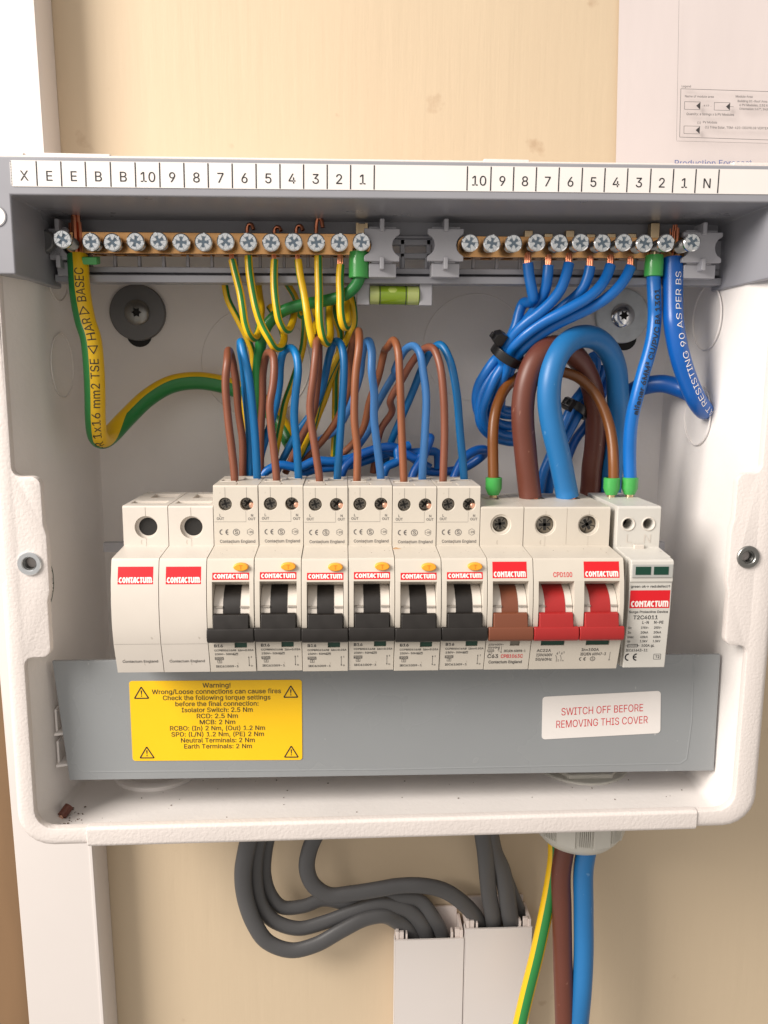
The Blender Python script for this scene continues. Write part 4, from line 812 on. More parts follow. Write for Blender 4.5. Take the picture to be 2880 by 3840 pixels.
# ================================================================== MODULES
PITCHX = 17.8
PR = [(0.7, 0), (-3.0, 12.6), (-4.0, 20), (-4.0, 28), (-2.9, 37), (-.8, 44.3)]
def yp(z):
    if z <= PR[0][1]: return PR[0][0]
    for (a, za), (b, zb_) in zip(PR, PR[1:]):
        if z <= zb_: return a+(b-a)*(z-za)/(zb_-za)
    return PR[-1][0]
def fr(u, v): return (u, yp(v)-.07, v)
def module_outline(zt, yb, sh=17):
    # outline in (y,z), front lower edge first
    return PR+[(0.0, 45.2), (sh, 46.6), (sh, zt-.6), (sh+.6, zt), (yb, zt), (yb, 40), (61, 38), (61, 2), (44, 0), (26, -12), (26, -.5), (3, -.6)]
def dz_(k): return .4-.065*k
W = 17.62
def slots(cut, zt, ys, x0=3.2, x1=14.4, w_=5.6):
    pass
def arcp(cx, cy, rx, ry, t, a0, a1, n=12):
    A = [math.radians(a0+(a1-a0)*i/n) for i in range(n+1)]
    return [(cx+math.cos(a)*rx, cy+math.sin(a)*ry) for a in A]+[(cx+math.cos(a)*(rx-t), cy+math.sin(a)*(ry-t*.9)) for a in reversed(A)]
def wordmark(g, fn, u0, v0, wd, h):
    """heavy condensed capitals with an arched last letter"""
    T_ = .25; L = []
    C_ = lambda: (.62, [arcp(.36, .5, .36, .5, T_, 48, 312, 16)])
    O_ = (.70, [arcp(.35, .5, .35, .5, T_, 0, 180, 12), arcp(.35, .5, .35, .5, T_, 180, 360, 12)])
    N_ = (.70, [[(0, 0), (.24, 0), (.24, .62), (.44, .30), (.46, .30), (.46, 0), (.70, 0), (.70, 1), (.50, 1), (.26, .62+.02), (.24, 1), (0, 1)]])
    N_ = (.72, [[(0, 0), (.24, 0), (.24, .60), (.34, .42), (.48, .42), (.48, 0), (.72, 0), (.72, 1), (.54, 1), (.40, .70), (.22, 1), (0, 1)]])
    Tt = (.54, [[(.15, 0), (.39, 0), (.39, .77), (.54, .77), (.54, 1), (0, 1), (0, .77), (.15, .77)]])
    A_ = (.72, [[(0, 0), (.24, 0), (.28, .20), (.46, .20), (.48, 0), (.72, 0), (.72, 1), (.34, 1)], ])
    U_ = (.66, [[(0, 1), (0, .3)]+[(.33-.33*math.cos(a), .3-.3*math.sin(a)) for a in [PI*i/10 for i in range(1, 10)]]+[(.66, .3), (.66, 1), (.42, 1), (.42, .32), (.33, .22), (.24, .32), (.24, 1)]])
    M_ = (1.02, [[(0, 0), (.24, 0), (.24, .74), (.39, .74), (.39, 0), (.63, 0), (.63, .74), (.78, .74), (.78, 0), (1.02, 0), (1.02, .72), (.96, .92), (.82, 1), (0, 1)]])
    x = 0
    for k_, (w_, ps) in enumerate((C_(), O_, N_, Tt, A_, C_(), Tt, U_, M_)):
        L.append((x, ps)); x += w_+(-.10 if k_ == 3 else .05 if k_ == 0 else .07)
    x -= .07
    for off, ps in L:
        for p in ps: g.poly([fn(u0+(off+a)*wd/x, v0+b*h) for a, b in p])
def logo(g, u0, u1, v0, v1, tall, parent, obj_loc=None):
    a = G(); quad(a, lambda u, v: (u, yp(v)-.05, v), u0, u1, v0, v1, 4); lab = a.obj('brand_label', 'red_label', parent)
    t_ = G(); hh = (v1-v0)*(.34 if tall else .62); vb = v0+(v1-v0)*(.07 if tall else .19); wd = (u1-u0)*.93
    wordmark(t_, lambda u, v: (u, yp(v)-.10, v), u0+(u1-u0)*.035, vb, wd, hh)
    t_.obj('lettering', 'ink_white', lab); return lab
# --- blank
def make_blank():
    t = thing('blank_module', None, 'blank module', (0, 0, 0), 'blank modules at the left end of the row')
    cut = G(); cut.cyl((9.1, 12, 54), (0, 1, 0), 4.55, 6.6, 32); cut.cyl((9.5, 14, 54), (0, 1, 0), 3.65, 18, 32)
    for y0, y1, x0, x1 in ((40, 52, 5.5, 16), (24, 31, 1.5, 15.5)): cut.pz([(x0, y0), (x1, y0), (x1, y1), (x0, y1)], 61.2, 65)
    cut.px([(15.8, 58.3), (17.3, 58.3), (17.3, 64), (15.8, 64)], 8.9, 9.1); cut.px([(15.8, 40), (17.25, 40), (17.25, 49.6), (15.8, 49.6)], 8.95, 9.08)
    g = G(); g.px(module_outline(62.6, 58), .08, W); g.obj('case', 'blank', t, cut=cut, bevel=.32)
    g = G(); g.rings([(3.63, 0), (3.63, .2)], 28, (9.5, 18.9, 54), (0, 1, 0)); g.obj('hole_disc', 'dark', t)  # black disc near the mouth stands in for shade in the bore
    logo(None, 2.6, 15.7, 35.9, 42.3, True, t)
    g = G(); put(g, 'Contactum England', 1.05, fr, 9.2, 4.4, bold=.012, fit=13.4, align='CENTER'); quad(g, fr, .3, W-.3, 12.5, 12.56)
    g.obj('lettering', 'ink_soft', t)
    return t
bp_ = make_blank()
for i in range(2):
    o = bp_ if i == 0 else copy_tree(bp_)
    o.location = Vector((i*PITCHX, 0, dz_(i)))*S
    o['label'] = ['blank white filler module at the far left end of the breaker row', 'blank white filler module touching the first black toggle breaker'][i]

# --- toggle unit parts shared by breakers
def toggle(t, x0, x1, cm, full=(0, 17.72), strip=None):
    """x0..x1 is the window; a drum with a coloured centre and a lever across the module"""
    xm = (x0+x1)/2; sw = strip or 3.25
    g = G(); g.rings([(10.8, 0), (10.8, x1-x0-.4)], 48, (x0+.2, 8.1, 23.0), (1, 0, 0)); dr = g.obj('drum', 'blank', t)
    g = G(); g.rings([(10.95, 0), (10.95, sw*2)], 48, (xm-sw, 8.1, 23.0), (1, 0, 0)); g.obj('drum_band', cm, dr)
    g = G(); g.px([(-2.3, 27.15), (-2.75, 26.95), (-2.85, 26.6), (-2.3, 26.4)], x0+.3, xm-sw-.02); g.px([(-2.3, 27.15), (-2.75, 26.95), (-2.85, 26.6), (-2.3, 26.4)], xm+sw+.02, x1-.3); g.obj('drum_seam', 'ink_tan2', dr)
    g = G()
    up = [(-1.6, 23.0), (-3.2, 24.6), (-4.6, 24.2), (-6.0, 19.4), (-6.0, 14.6), (-3.4, 14.2), (-1.6, 19)]
    lo = [(-5.9, 19.5), (-6.5, 18.9), (-6.9, 16.6), (-6.5, 14.4), (-5.6, 13.7), (-4.25, 13.5), (-4.25, 19.2)]
    g.px(up, x0+.35, x1-.35); 
    lv = g.obj('lever', cm, t, bevel=.3)
    g = G(); g.px(lo, full[0], full[1]); g.obj('lever_bar', cm, lv, bevel=.45)
def window_cut(cut, x0, x1):
    cut.px([(-9, 36.7), (-2.8, 36.7), (4.2, 33.8), (9, 33.8), (9, 14.6), (-2.5, 14.6), (-9, 14.6)], x0, x1)
def terminal_screw_face(g, c, r, rot=0.0):
    g.rings([(r, 0), (r, .8), (r*.85, 1.2), (.2, 1.2)], 24, c, (0, -1, 0), cap=False)
def drive(g, c, r, rot):
    ca, sa = math.cos(rot), math.sin(rot)
    for L_, T_ in ((r*.66, r*.17), ):
        for k in range(2):
            a = rot+k*PI/2; ux, uz = math.cos(a), math.sin(a)
            g.prism([(-L_, -T_), (L_, -T_), (L_, T_), (-L_, T_)], lambda p: (c[0]+p[0]*ux-p[1]*uz, c[1]-1.28, c[2]+p[0]*uz+p[1]*ux), lambda p: (c[0]+p[0]*ux-p[1]*uz, c[1]-1.24, c[2]+p[0]*uz+p[1]*ux))
    for k in range(4):
        a = rot+PI/4+k*PI/2; ux, uz = math.cos(a), math.sin(a); L_, T_ = r*.26, r*.05
        g.prism([(-L_, -T_), (L_, -T_), (L_, T_), (-L_, T_)], lambda p: (c[0]+ux*r*.65+p[0]*ux-p[1]*uz, c[1]-1.28, c[2]+uz*r*.65+p[0]*uz+p[1]*ux), lambda p: (c[0]+ux*r*.65+p[0]*ux-p[1]*uz, c[1]-1.24, c[2]+uz*r*.65+p[0]*uz+p[1]*ux))
def tscrew(t, c, r, rot, m='terminal'):
    g = G(); terminal_screw_face(g, c, r); o = g.obj('terminal_screw', m, t)
    g = G(); drive(g, c, r, rot); g.obj('drive_recess_shade', 'dark', o)
def sh_fn(y=17): return lambda u, v: (u, y-.06, v)

# --- RCBO
def make_rcbo():
    t = thing('breaker', None, 'circuit breaker', (0, 0, 0), 'breakers with black toggles')
    cut = G()
    for x in (4.75, 13.2): cut.cyl((x, 12, 63.4), (0, 1, 0), 2.62, 12, 28)
    x0, x1 = 2.05, 16.0; window_cut(cut, x0, x1)
    cut.box(9.9, 14.6, -9, 1.5, 10.6, 13.6)
    for xa, ya in ((1.3, 29.5), (9.6, 37.5)): cut.box(xa, xa+6.6, ya, ya+7.5, 69.6, 73)
    cut.box(8.6, 9.2, 20, 26, 70.4, 73)
    g = G(); g.px(module_outline(70.9, 50), .08, W); g.obj('case', 'module', t, cut=cut, bevel=.3)
    for xa, ya in ((1.3, 29.5), (9.6, 37.5)):
        g = G(); g.box(xa+.2, xa+6.4, ya-1.9, ya-.3, 70.95, 71.25); g.obj('entry_lip', 'blank', t, bevel=.15)
    g = G(); f = sh_fn()
    line(g, f, (.4, 56.3), (12.8, 56.3), .09); line(g, f, (12.8, 56.3), (12.8, 60.6), .07); line(g, f, (4.75, 66.1), (4.75, 70.2), .1); line(g, f, (13.2, 66.1), (13.2, 70.2), .1)
    g.obj('seam_line', 'ink_tan', t)
    tscrew(t, (4.75, 19.6, 63.4), 2.55, .3); tscrew(t, (13.2, 21.4, 63.4), 2.55, .9)
    g = G(); g.rings([(1.0, 0), (1.1, .8), (.6, 1.2)], 12, (14.9, 19.8, 62.7), (0, -1, 0)); g.obj('copper_glint', 'pale_copper', t)
    toggle(t, x0, x1, 'black')
    g = G(); N = 28
    P = [(12.9+math.cos(2*PI*i/N)*2.85, 42.3+math.sin(2*PI*i/N)*1.55) for i in range(N)]
    g.py(P, -3.0, -.6); b = g.obj('test_button', 'orange', t, bevel=.5, seg=3)
    g = G(); put(g, 'T', 1.5, lambda u, v: (u, -3.04, v), 12.9, 41.6, bold=.04, align='CENTER'); g.obj('lettering', 'orange_d', b)
    logo(None, 2.1, 15.9, 37.45, 40.1, False, t)
    g = G(); g.box(10.0, 14.5, -1.8, -1.5, 10.7, 13.4); g.obj('status_flag', 'green_ind', t)
    g = G(); f = sh_fn()
    put(g, 'L', 1.0, f, 2.7, 58.5, align='CENTER', bold=.02); put(g, 'OUT', 1.0, f, 2.7, 57.1, align='CENTER', bold=.02); put(g, 'N', 1.0, f, 15.2, 58.4, align='CENTER', bold=.02); put(g, 'OUT', 1.0, f, 15.1, 57.0, align='CENTER', bold=.02)
    ce_mark(g, f, 2.2, 51.0, 2.3, .42); ring(g, f, (8.9, 52.1), 1.25, .26); put(g, 'S', 1.5, f, 8.9, 51.4, align='CENTER', bold=.03)
    hx = [(14.4+math.cos(PI/3*i+PI/6)*1.35, 52.2+math.sin(PI/3*i+PI/6)*1.35) for i in range(6)]; loopline(g, f, hx, .14); put(g, '-25', .8, f, 14.4, 51.8, align='CENTER', bold=.03)
    put(g, 'Contactum England', 1.2, f, 9.3, 47.8, bold=.02, fit=14, align='CENTER')
    g.obj('pad_print', 'ink_tan', t)
    g = G()
    put(g, 'B16', 1.15, fr, 2.0, 11.0, bold=.03, xs=1.15); put(g, 'CCPBR0616AB  I\u0394n=0.03A', .78, fr, 2.0, 9.2, bold=.02, fit=15.0)
    put(g, '230V~ 50Hz', .82, fr, 2.1, 7.5, bold=.02, xs=1.05); loopline(g, fr, [(9.2, 7.45), (10.9, 7.45), (10.9, 8.35), (9.2, 8.35)], .12); line(g, fr, (9.4, 7.7), (10.7, 8.1), .25)
    loopline(g, fr, [(2.1, 5.4), (5.3, 5.4), (5.3, 6.6), (2.1, 6.6)], .12); put(g, '6000', .8, fr, 3.7, 5.6, align='CENTER', bold=.02, xs=1.1)
    loopline(g, fr, [(3.0, 3.95), (4.5, 3.95), (4.5, 5.3), (3.0, 5.3)], .12); put(g, '3', .8, fr, 3.75, 4.25, align='CENTER', bold=.02)
    put(g, 'IEC61009-1', .88, fr, 2.2, 2.0, bold=.02, xs=1.15)
    line(g, fr, (15.0, 2.6), (15.0, 6.6), .14)
    for z, s_ in ((6.9, -1), (2.3, 1)): g.poly([fr(15.0, z), fr(14.75, z+s_*.7), fr(15.25, z+s_*.7)])
    put(g, 'I', .6, fr, 15.8, 6.2, bold=.03); ring(g, fr, (15.95, 2.6), .28, .12, n=10)
    g.obj('rating_print', 'ink', t)
    return t
rp = make_rcbo()
RL = ['first black toggle breaker from the left, next to the blank modules', 'second black toggle breaker from the left', 'third black toggle breaker from the left',
      'fourth black toggle breaker, with a wood shaving at its upper right corner', 'fifth black toggle breaker, second to the left of the brown toggle', 'last black toggle breaker, touching the brown toggle breaker']
for i in range(6):
    o = rp if i == 0 else copy_tree(rp)
    o.location = Vector(((2+i)*PITCHX, (0, .25, -.1, .3, -.15, .1)[i], dz_(2+i)+(0, .12, -.08, .1, -.1, .05)[i]))*S; o['label'] = RL[i]

# --- brown toggle breaker (local coords)
def round_terminal(cut, x, z, r=4.2, ri=3.3):
    cut.cyl((x, 12, z), (0, 1, 0), r, 5.5, 36); cut.cyl((x, 14, z), (0, 1, 0), ri, 14, 32)
t = thing('breaker', 'breaker with a brown toggle between the black and red ones', 'circuit breaker', (8*PITCHX, 0, dz_(8)))
cut = G(); round_terminal(cut, 8.4, 55.3); window_cut(cut, 2.05, 15.9); cut.box(9.5, 13.3, -9, 1.5, 10.8, 13.6); cut.box(5.5, 12, 38, 48, 61.5, 65)
g = G(); g.px(module_outline(62.6, 58), .08, W); g.obj('case', 'module', t, cut=cut, bevel=.3)
tscrew(t, (8.4, 20.4, 55.3), 3.2, .15); toggle(t, 2.05, 15.9, 'brown_t', full=(.3, 17.7)); logo(None, 1.9, 15.2, 37.9, 44.0, True, t)
g = G(); g.box(9.6, 13.2, -1.8, -1.5, 10.9, 13.4); g.obj('status_flag', 'terminal', t)
g = G(); put(g, '230/400V~', .8, fr, .9, 11.0, bold=.02, xs=1.0); put(g, '50/60Hz', .8, fr, .9, 9.7, bold=.02)
loopline(g, fr, [(.9, 8.2), (3.3, 8.2), (3.3, 9.2), (.9, 9.2)], .12); put(g, '10000', .6, fr, 2.1, 8.4, align='CENTER'); loopline(g, fr, [(1.5, 7.2), (2.6, 7.2), (2.6, 8.1), (1.5, 8.1)], .12)
line(g, fr, (5.3, 10.6), (5.3, 8.2), .12); line(g, fr, (6.2, 10.6), (6.2, 8.2), .12); line(g, fr, (5.3, 9.8), (4.8, 8.8), .12); ring(g, fr, (6.2, 8.0), .25, .12, n=10)
put(g, 'IEC/EN 60898-1', 1.0, fr, 7.2, 8.0, bold=.02, fit=8.6); put(g, 'C63', 1.6, fr, .9, 5.4, bold=.02, xs=1.0); put(g, 'Contactum England', 1.25, fr, 1.6, 2.9, bold=.02, fit=13.2); g.obj('rating_print', 'ink_soft', t)
g = G(); put(g, 'CPB1063C', 1.5, fr, 6.2, 5.4, bold=.02, fit=8.7); g.obj('red_print', 'ink_red', t)

# --- double isolator
t = thing('main_switch', 'two pole main switch with a pair of joined red toggles', 'main switch', (9*PITCHX, 0, dz_(9)))
cut = G()
for m_ in (0, 1): round_terminal(cut, 8.9+m_*17.7, 55.1, 4.35, 3.75); window_cut(cut, 2.0+m_*PITCHX, 15.9+m_*PITCHX); cut.box(3.8+m_*PITCHX, 13.2+m_*PITCHX, -9, 1.5, 10.8, 13.6)
for xa in (7.5, 23): cut.box(xa, xa+7, 40, 49, 61.4, 65)
cut.px([(15.8, 40), (17.2, 40), (17.2, 61), (15.8, 61)], 8.9, 9.0); cut.px([(15.8, 40), (17.2, 40), (17.2, 61), (15.8, 61)], 26.7, 26.8); cut.px([(15.8, 47.2), (17.3, 47.2), (17.3, 64), (15.8, 64)], 17.6, 17.75)
g = G(); g.px(module_outline(62.6, 58), .08, W+PITCHX); g.obj('case', 'module', t, cut=cut, bevel=.3)
for m_ in (0, 1):
    tscrew(t, (8.9+m_*17.7, 19.8 if m_ == 0 else 20.4, 55.1), 3.6, .05+.5*m_)
    toggle(t, 2.0+m_*PITCHX, 15.9+m_*PITCHX, 'red_t', full=(.1+m_*PITCHX, 17.65+m_*PITCHX), strip=4.0)
    g = G(); g.box(3.9+m_*PITCHX, 13.1+m_*PITCHX, -1.8, -1.5, 10.9, 13.4); g.obj('status_flag', 'green_ind', t)
logo(None, 19.7, 33.6, 37.9, 44.0, True, t)
g = G(); put(g, 'CPD100', 1.75, fr, 7.6, 38.3, bold=.02, fit=7.4); g.obj('red_print', 'ink_red', t)
g = G()
put(g, 'AC22A', 1.2, fr, 2.5, 8.0, bold=.02); put(g, '230V/400V', 1.2, fr, 2.4, 6.0, bold=.02, fit=6.4); put(g, '50/60Hz', 1.2, fr, 2.3, 4.0, bold=.02, xs=.95)
for x in (10.8, 12.6): line(g, fr, (x, 7.8), (x, 6.9), .14); line(g, fr, (x-.6, 6.5), (x, 5.0), .14); line(g, fr, (x, 5.0), (x, 3.6), .14); ring(g, fr, (x, 7.0), .22, .12, n=8)
put(g, '1', .8, fr, 11.2, 7.3); put(g, '3', .8, fr, 13.0, 7.3); put(g, '2', .8, fr, 11.2, 3.6); put(g, '4', .8, fr, 13.0, 3.6)
put(g, 'In=100A', 1.2, fr, 20.2, 8.2, bold=.02, xs=.98); put(g, 'IEC/EN 60947-3', 1.2, fr, 20.0, 6.2, bold=.02, fit=10.2); ce_mark(g, fr, 19.8, 3.7, 1.7, .3); ring(g, fr, (25.2, 4.6), .95, .2); put(g, 'S', 1.1, fr, 25.2, 4.05, align='CENTER')
line(g, fr, (31.9, 4.4), (31.9, 7.6), .12); ring(g, fr, (31.9, 4.1), .25, .12, n=10); g.obj('rating_print', 'ink_soft', t)

# --- surge device
t = thing('surge_protector', 'pale surge protection device at the right end of the row', 'surge protector', (198.0, 0, -.2))
W2 = 17.9
cut = G()
for x in (4.5, 12.9): cut.cyl((x, 10, 55.9), (0, 1, 0), 2.1, 14, 28)
base = [(15, 46.2), (15, 62.4), (15.8, 63.2), (56, 63.2), (60, 40), (60, 4), (24, 2), (24, -1), (3, 0), (3, 45)]
g = G(); g.px(base, 0, W2); g.obj('base', 'module_grey', t, cut=cut, bevel=.5)
for x in (4.5, 12.9):
    g = G(); g.rings([(2.05, 0), (2.05, .2)], 20, (x, 23, 55.9), (0, 1, 0)); g.obj('hole_disc', 'dark' if x < 6 else 'terminal', t)
g = G(); g.torus((4.5, 14.9, 55.9), (0, 1, 0), 2.6, .25, 32, 8); g.torus((12.9, 14.9, 55.9), (0, 1, 0), 2.6, .25, 32, 8)
f = sh_fn(14.9); put(g, 'L', 3.6, f, 3.6, 48.2, bold=-.01); put(g, 'N', 3.6, f, 10.8, 48.2, bold=-.01); g.obj('raised_letters', 'blank', t)
PS = [(1.2, 0), (0.0, 14), (-.9, 24), (-1.0, 35.6)]
def ys(z):
    if z <= 0: return PS[0][0]
    for (a, za), (b, zb_) in zip(PS, PS[1:]):
        if z <= zb_: return a+(b-a)*(z-za)/(zb_-za)
    return PS[-1][0]
fsd = lambda u, v: (u, ys(v)-.07, v)
g = G(); g.px(PS+[(-1.6, 35.9), (-1.6, 43.6), (-.8, 44.6), (14.6, 46.0), (40, 46), (40, .6), (3.5, 0)], .5, W2-.4); pl_ = g.obj('plug_in_cartridge', 'module_grey', t, bevel=.45)
g = G(); g.box(6.8, 11, 12.9, 14.6, 45.6, 47.6); g.obj('latch', 'blank', t, bevel=.3)
g = G(); g.box(.9, 17.1, -2.1, -1.5, 37.7, 43.0); wn_ = g.obj('status_window', 'clear', t, bevel=.25)
for a, b_ in ((2.2, 8.2), (9.4, 15.2)):
    g = G(); g.box(a, b_, -2.25, -2.05, 38.9, 42.1); g.obj('green_flag', 'green_ind', wn_)
a = G(); quad(a, lambda u, v: (u, ys(v)-.05, v), 1.0, 16.9, 25.2, 32.4, 4); lb = a.obj('brand_label', 'red_label', t)
g = G(); wordmark(g, lambda u, v: (u, ys(v)-.1, v), 1.5, 25.7, 14.9, 2.45); g.obj('lettering', 'ink_white', lb)
g = G()
def st(s_, x, z, cap, wd, bold=.02): 
    V, _ = text_mesh(s_, cap/CAP); L_ = max(p[0] for p in V); put(g, s_, cap, fsd, x, z, bold=bold, xs=wd/L_)
st('green ok\u2192 red:defect\u2191', 1.0, 33.5, .95, 15.8); st('Surge Protective Device', .9, 23.2, .95, 15.6); st('T2C4011', 2.8, 20.6, 1.55, 9.8, .02)
st('L-N', 6.6, 18.7, 1.15, 2.6); st('N-PE', 11.3, 18.7, 1.15, 3.8)
for z, a, b_, c_ in ((16.6, 'Uc:', '275V~', '255V~'), (14.6, 'In:', '20kA', '20kA'), (12.7, 'Imax:', '40kA', '40kA'), (10.9, 'Up:', '1.5kV', '1.5kV')):
    st(a, 1.2, z, .9, 1.4 if len(a) < 5 else 2.6); st(b_, 6.3, z, .9, 3.1); st(c_, 11.5, z, .9, 3.1)
loopline(g, fsd, [(1.6, 8.9), (5.6, 8.9), (5.6, 10.0), (1.6, 10.0)], .22); line(g, fsd, (.8, 9.45), (6.3, 9.45), .16); st('100A gL', 7.1, 9.0, 1.0, 5.3, .02)
st('IEC61643-11', 1.0, 7.0, 1.05, 8.8); ce_mark(g, fsd, .8, 3.0, 3.2, .55); loopline(g, fsd, [(12.6, 3.6), (15.4, 3.6), (15.4, 5.8), (12.6, 5.8)], .16); st('T2', 13.2, 4.1, 1.1, 1.7, .02)
g.obj('rating_print', 'ink', t)

# ================================================================== LOWER COVER
ct = thing('lower_cover', 'smooth grey cover panel under the breakers carrying a yellow and a white sticker', 'cover panel', (107, 21, -55))
def cvp(px_, py_): return D1(px_, py_, 22.0)
c4 = [cvp(112, 1428), cvp(1557, 1414), cvp(1542, 1665), cvp(150, 1686)]
g = G(); YC = 22.0
g.prism([(p.x, p.z) for p in c4], lambda p: (p[0], YC, p[1]), lambda p: (p[0], YC+1.8, p[1]))
g.obj('panel', 'cover', ct, bevel=.35, loc=(107, 21, -55))
g = G(); zb_ = -2.6
P = [(236.2, 0), (237.4, -30), (236.4, -47.4), (234, -49.4), (100, -49.8), (-20, -48.6)]
Q = [(236.9, 0), (238.1, -30), (237.0, -47.9), (234.2, -50.0), (100, -50.4), (-20, -49.2)]
for a, b_, c_, d_ in zip(P, P[1:], Q[1:], Q): g.poly([(a[0], YC-.03, a[1]-2), (b_[0], YC-.03, b_[1]-2), (c_[0], YC-.16, c_[1]-2), (d_[0], YC-.16, d_[1]-2)])
g.obj('panel_crease', 'cover', ct, loc=(107, 21, -55))
def sticker(corners, m, name, rad, lab=None):
    cs = [D1(x, y, YC) for x, y in corners]       # tl, tr, br, bl
    def mp(u, v, y=YC-.25):                          # u right 0..1, v up 0..1
        a = cs[3].lerp(cs[2], u); b = cs[0].lerp(cs[1], u); p = a.lerp(b, v); return (p.x, y, p.z)
    wd = (cs[1]-cs[0]).length; ht = (cs[0]-cs[3]).length
    o = rrect(0, wd, 0, ht, rad, 5); g = G()
    g.prism(o, lambda p: mp(p[0]/wd, p[1]/ht), lambda p: mp(p[0]/wd, p[1]/ht, YC-.02))
    so = g.obj(name, m, ct, loc=(107, 21, -55))
    return so, (lambda u, v: mp(u/wd, v/ht, YC-.31)), wd, ht
so, f, wd, ht = sticker([(279, 1471), (652, 1468), (653, 1641), (287, 1643)], 'yellow_label', 'warning_sticker', 1.2)
g = G(); LN = ['Warning!', 'Wrong/Loose connections can cause fires', 'Check the following torque settings', 'before the final connection:', 'Isolator Switch: 2.5 Nm', 'RCD: 2.5 Nm', 'MCB: 2 Nm', 'RCBO: (In) 2 Nm, (Out) 1.2 Nm', 'SPD: (L/N) 1.2 Nm, (PE) 2 Nm', 'Neutral Terminals: 2 Nm', 'Earth Terminals: 2 Nm']
LW = [60, 279, 233, 180, 154, 89, 77, 207, 202, 161, 148]
for i, (s_, w_) in enumerate(zip(LN, LW)):
    V, _ = text_mesh(s_, 1.93/CAP); L_ = max(p[0] for p in V)-min(p[0] for p in V)
    put(g, s_, 1.93, f, wd*.503, ht-3.0-i*2.675, align='CENTER', xs=w_*wd/373/L_, bold=.014)
for cx, cz in ((.068, .85), (.935, .85), (.085, .10), (.935, .10)):
    X0, Z0 = cx*wd, cz*ht; hh = 3.3; P3 = [(X0-hh, Z0-1.9+.6), (X0+hh, Z0-1.9+.6), (X0, Z0+4.0)]
    P3 = [(X0-2.9, Z0-2.2), (X0+2.9, Z0-2.2), (X0, Z0+2.7)]; loopline(g, f, P3, .5)
    g.poly([f(X0-.3, Z0+1.2), f(X0-.12, Z0-.7), f(X0+.12, Z0-.7), f(X0+.3, Z0+1.2)]); ring(g, f, (X0, Z0-1.2), .14, .28, n=8)
g.obj('lettering', 'ink', so, loc=(107, 21, -55))
so, f, wd, ht = sticker([(1172, 1505), (1427, 1492), (1426, 1583), (1170, 1597)], 'paper', 'notice_sticker', 1.5)
g = G()
for s_, z, w_ in (('SWITCH OFF BEFORE', .545, 176), ('REMOVING THIS COVER', .255, 197)):
    V, _ = text_mesh(s_, 3.3/CAP); L_ = max(p[0] for p in V)-min(p[0] for p in V)
    put(g, s_, 3.3, f, wd*.505, ht*z, align='CENTER', xs=w_*wd/255/L_, bold=-.002)
g.obj('lettering', 'ink_red', so, loc=(107, 21, -55))

# ================================================================== WIRES
import random
RND = random.Random(11)
FL = 'brown and blue leads looping above the breakers'; BR = 'blue cables lying behind the breaker tops'; GC = 'grey sheathed cables below the box'
def base_of(P): return min(P, key=lambda p: p.z)
def wire(pts, r, m, label, cat='wire', group=None, name='wire', phase=0.0, flat=1.0, n=14, steps=7, ends=()):
    P = [Vector(p) for p in pts]; b = P[0]
    if group in (FL, BR, GC):          # hand bent: small unevenness along each run
        j = .5 if group == GC else .28
        for i in range(2, len(P)-1): P[i] += Vector((RND.uniform(-j, j), RND.uniform(-j, j), RND.uniform(-j, j)))
    g = G(); g.tube(P, r, n, phase, flat, steps)
    if not ends:
        o = g.obj(name, m, loc=b); tag(o, label, cat, group); return o
    t = thing(name, label, cat, b, group); g.obj('sheath', m, t, loc=b)
    for fn_ in ends: fn_(t, b)
    return t
def strands(a, d, R_, n, L_, r=.42, m='copper', spread=.1):
    """bare copper strands from point a in direction d"""
    def fn_(t, b):
        g = G(); dd = Vector(d).normalized(); u = dd.orthogonal().normalized(); v = dd.cross(u)
        for k in range(n):
            an = 2*PI*k/n*1.0+.4; rr = R_*(.35 if k % 3 == 0 else .8)
            o_ = u*math.cos(an)*rr+v*math.sin(an)*rr; p = Vector(a)+o_
            g.tube([p-dd*1.2, p+dd*L_*.5+o_*spread, p+dd*L_*(1-.12*(k % 3))], r, 6, steps=3)
        g.obj('copper_core', m, t, loc=b)
    return fn_
def ferrule(a, d, r0, r1, L_):
    def fn_(t, b):
        g = G(); g.rings([(r0*.8, -.3), (r0, 0), (r0, L_*.62), (r1, L_), (r1*.7, L_+.02)], 28, a, d, cap=False); g.mi = 1
        g.rings([(r1*.72, L_-.3), (r1*.72, L_+1.2)], 20, a, d)
        g.obj('ferrule', ['ferrule', 'brass_l'], t, loc=b)
    return fn_

# fly leads of the six breakers, front leg then back leg
def Zs(lst): return [f_(x, y, Y) for f_, x, y, Y in lst]
z5 = lambda *a: [Z5(*p) for p in a]
z6 = lambda *a: [Z6(*p) for p in a]
z9 = lambda *a: [Z9(*p) for p in a]
r4 = lambda *a: [R4(*p) for p in a]
r1 = lambda *a: [R1(*p) for p in a]
r3 = lambda *a: [R3(*p) for p in a]
r2 = lambda *a: [R2(*p) for p in a]
wire(z5((192, 1620, 33), (188, 1520, 33), (165, 1300, 33), (130, 1000, 33), (112, 700, 33), (120, 520, 34), (138, 415, 40), (165, 470, 46), (198, 680, 50), (228, 950, 53), (262, 1200, 55), (262, 1450, 57), (262, 1640, 58)), 1.62, 'brown', 'leftmost brown lead, a narrow loop above the first black breaker', group=FL)
wire(z5((394, 1620, 41), (390, 1540, 41), (372, 1200, 41), (338, 850, 41), (300, 600, 42), (265, 430, 43), (248, 340, 46), (243, 400, 50), (262, 560, 54), (290, 800, 56), (312, 1100, 58), (322, 1450, 59), (322, 1640, 60)), 1.70, 'blue_c', 'leftmost blue lead, rising beside the first brown loop', group=FL)
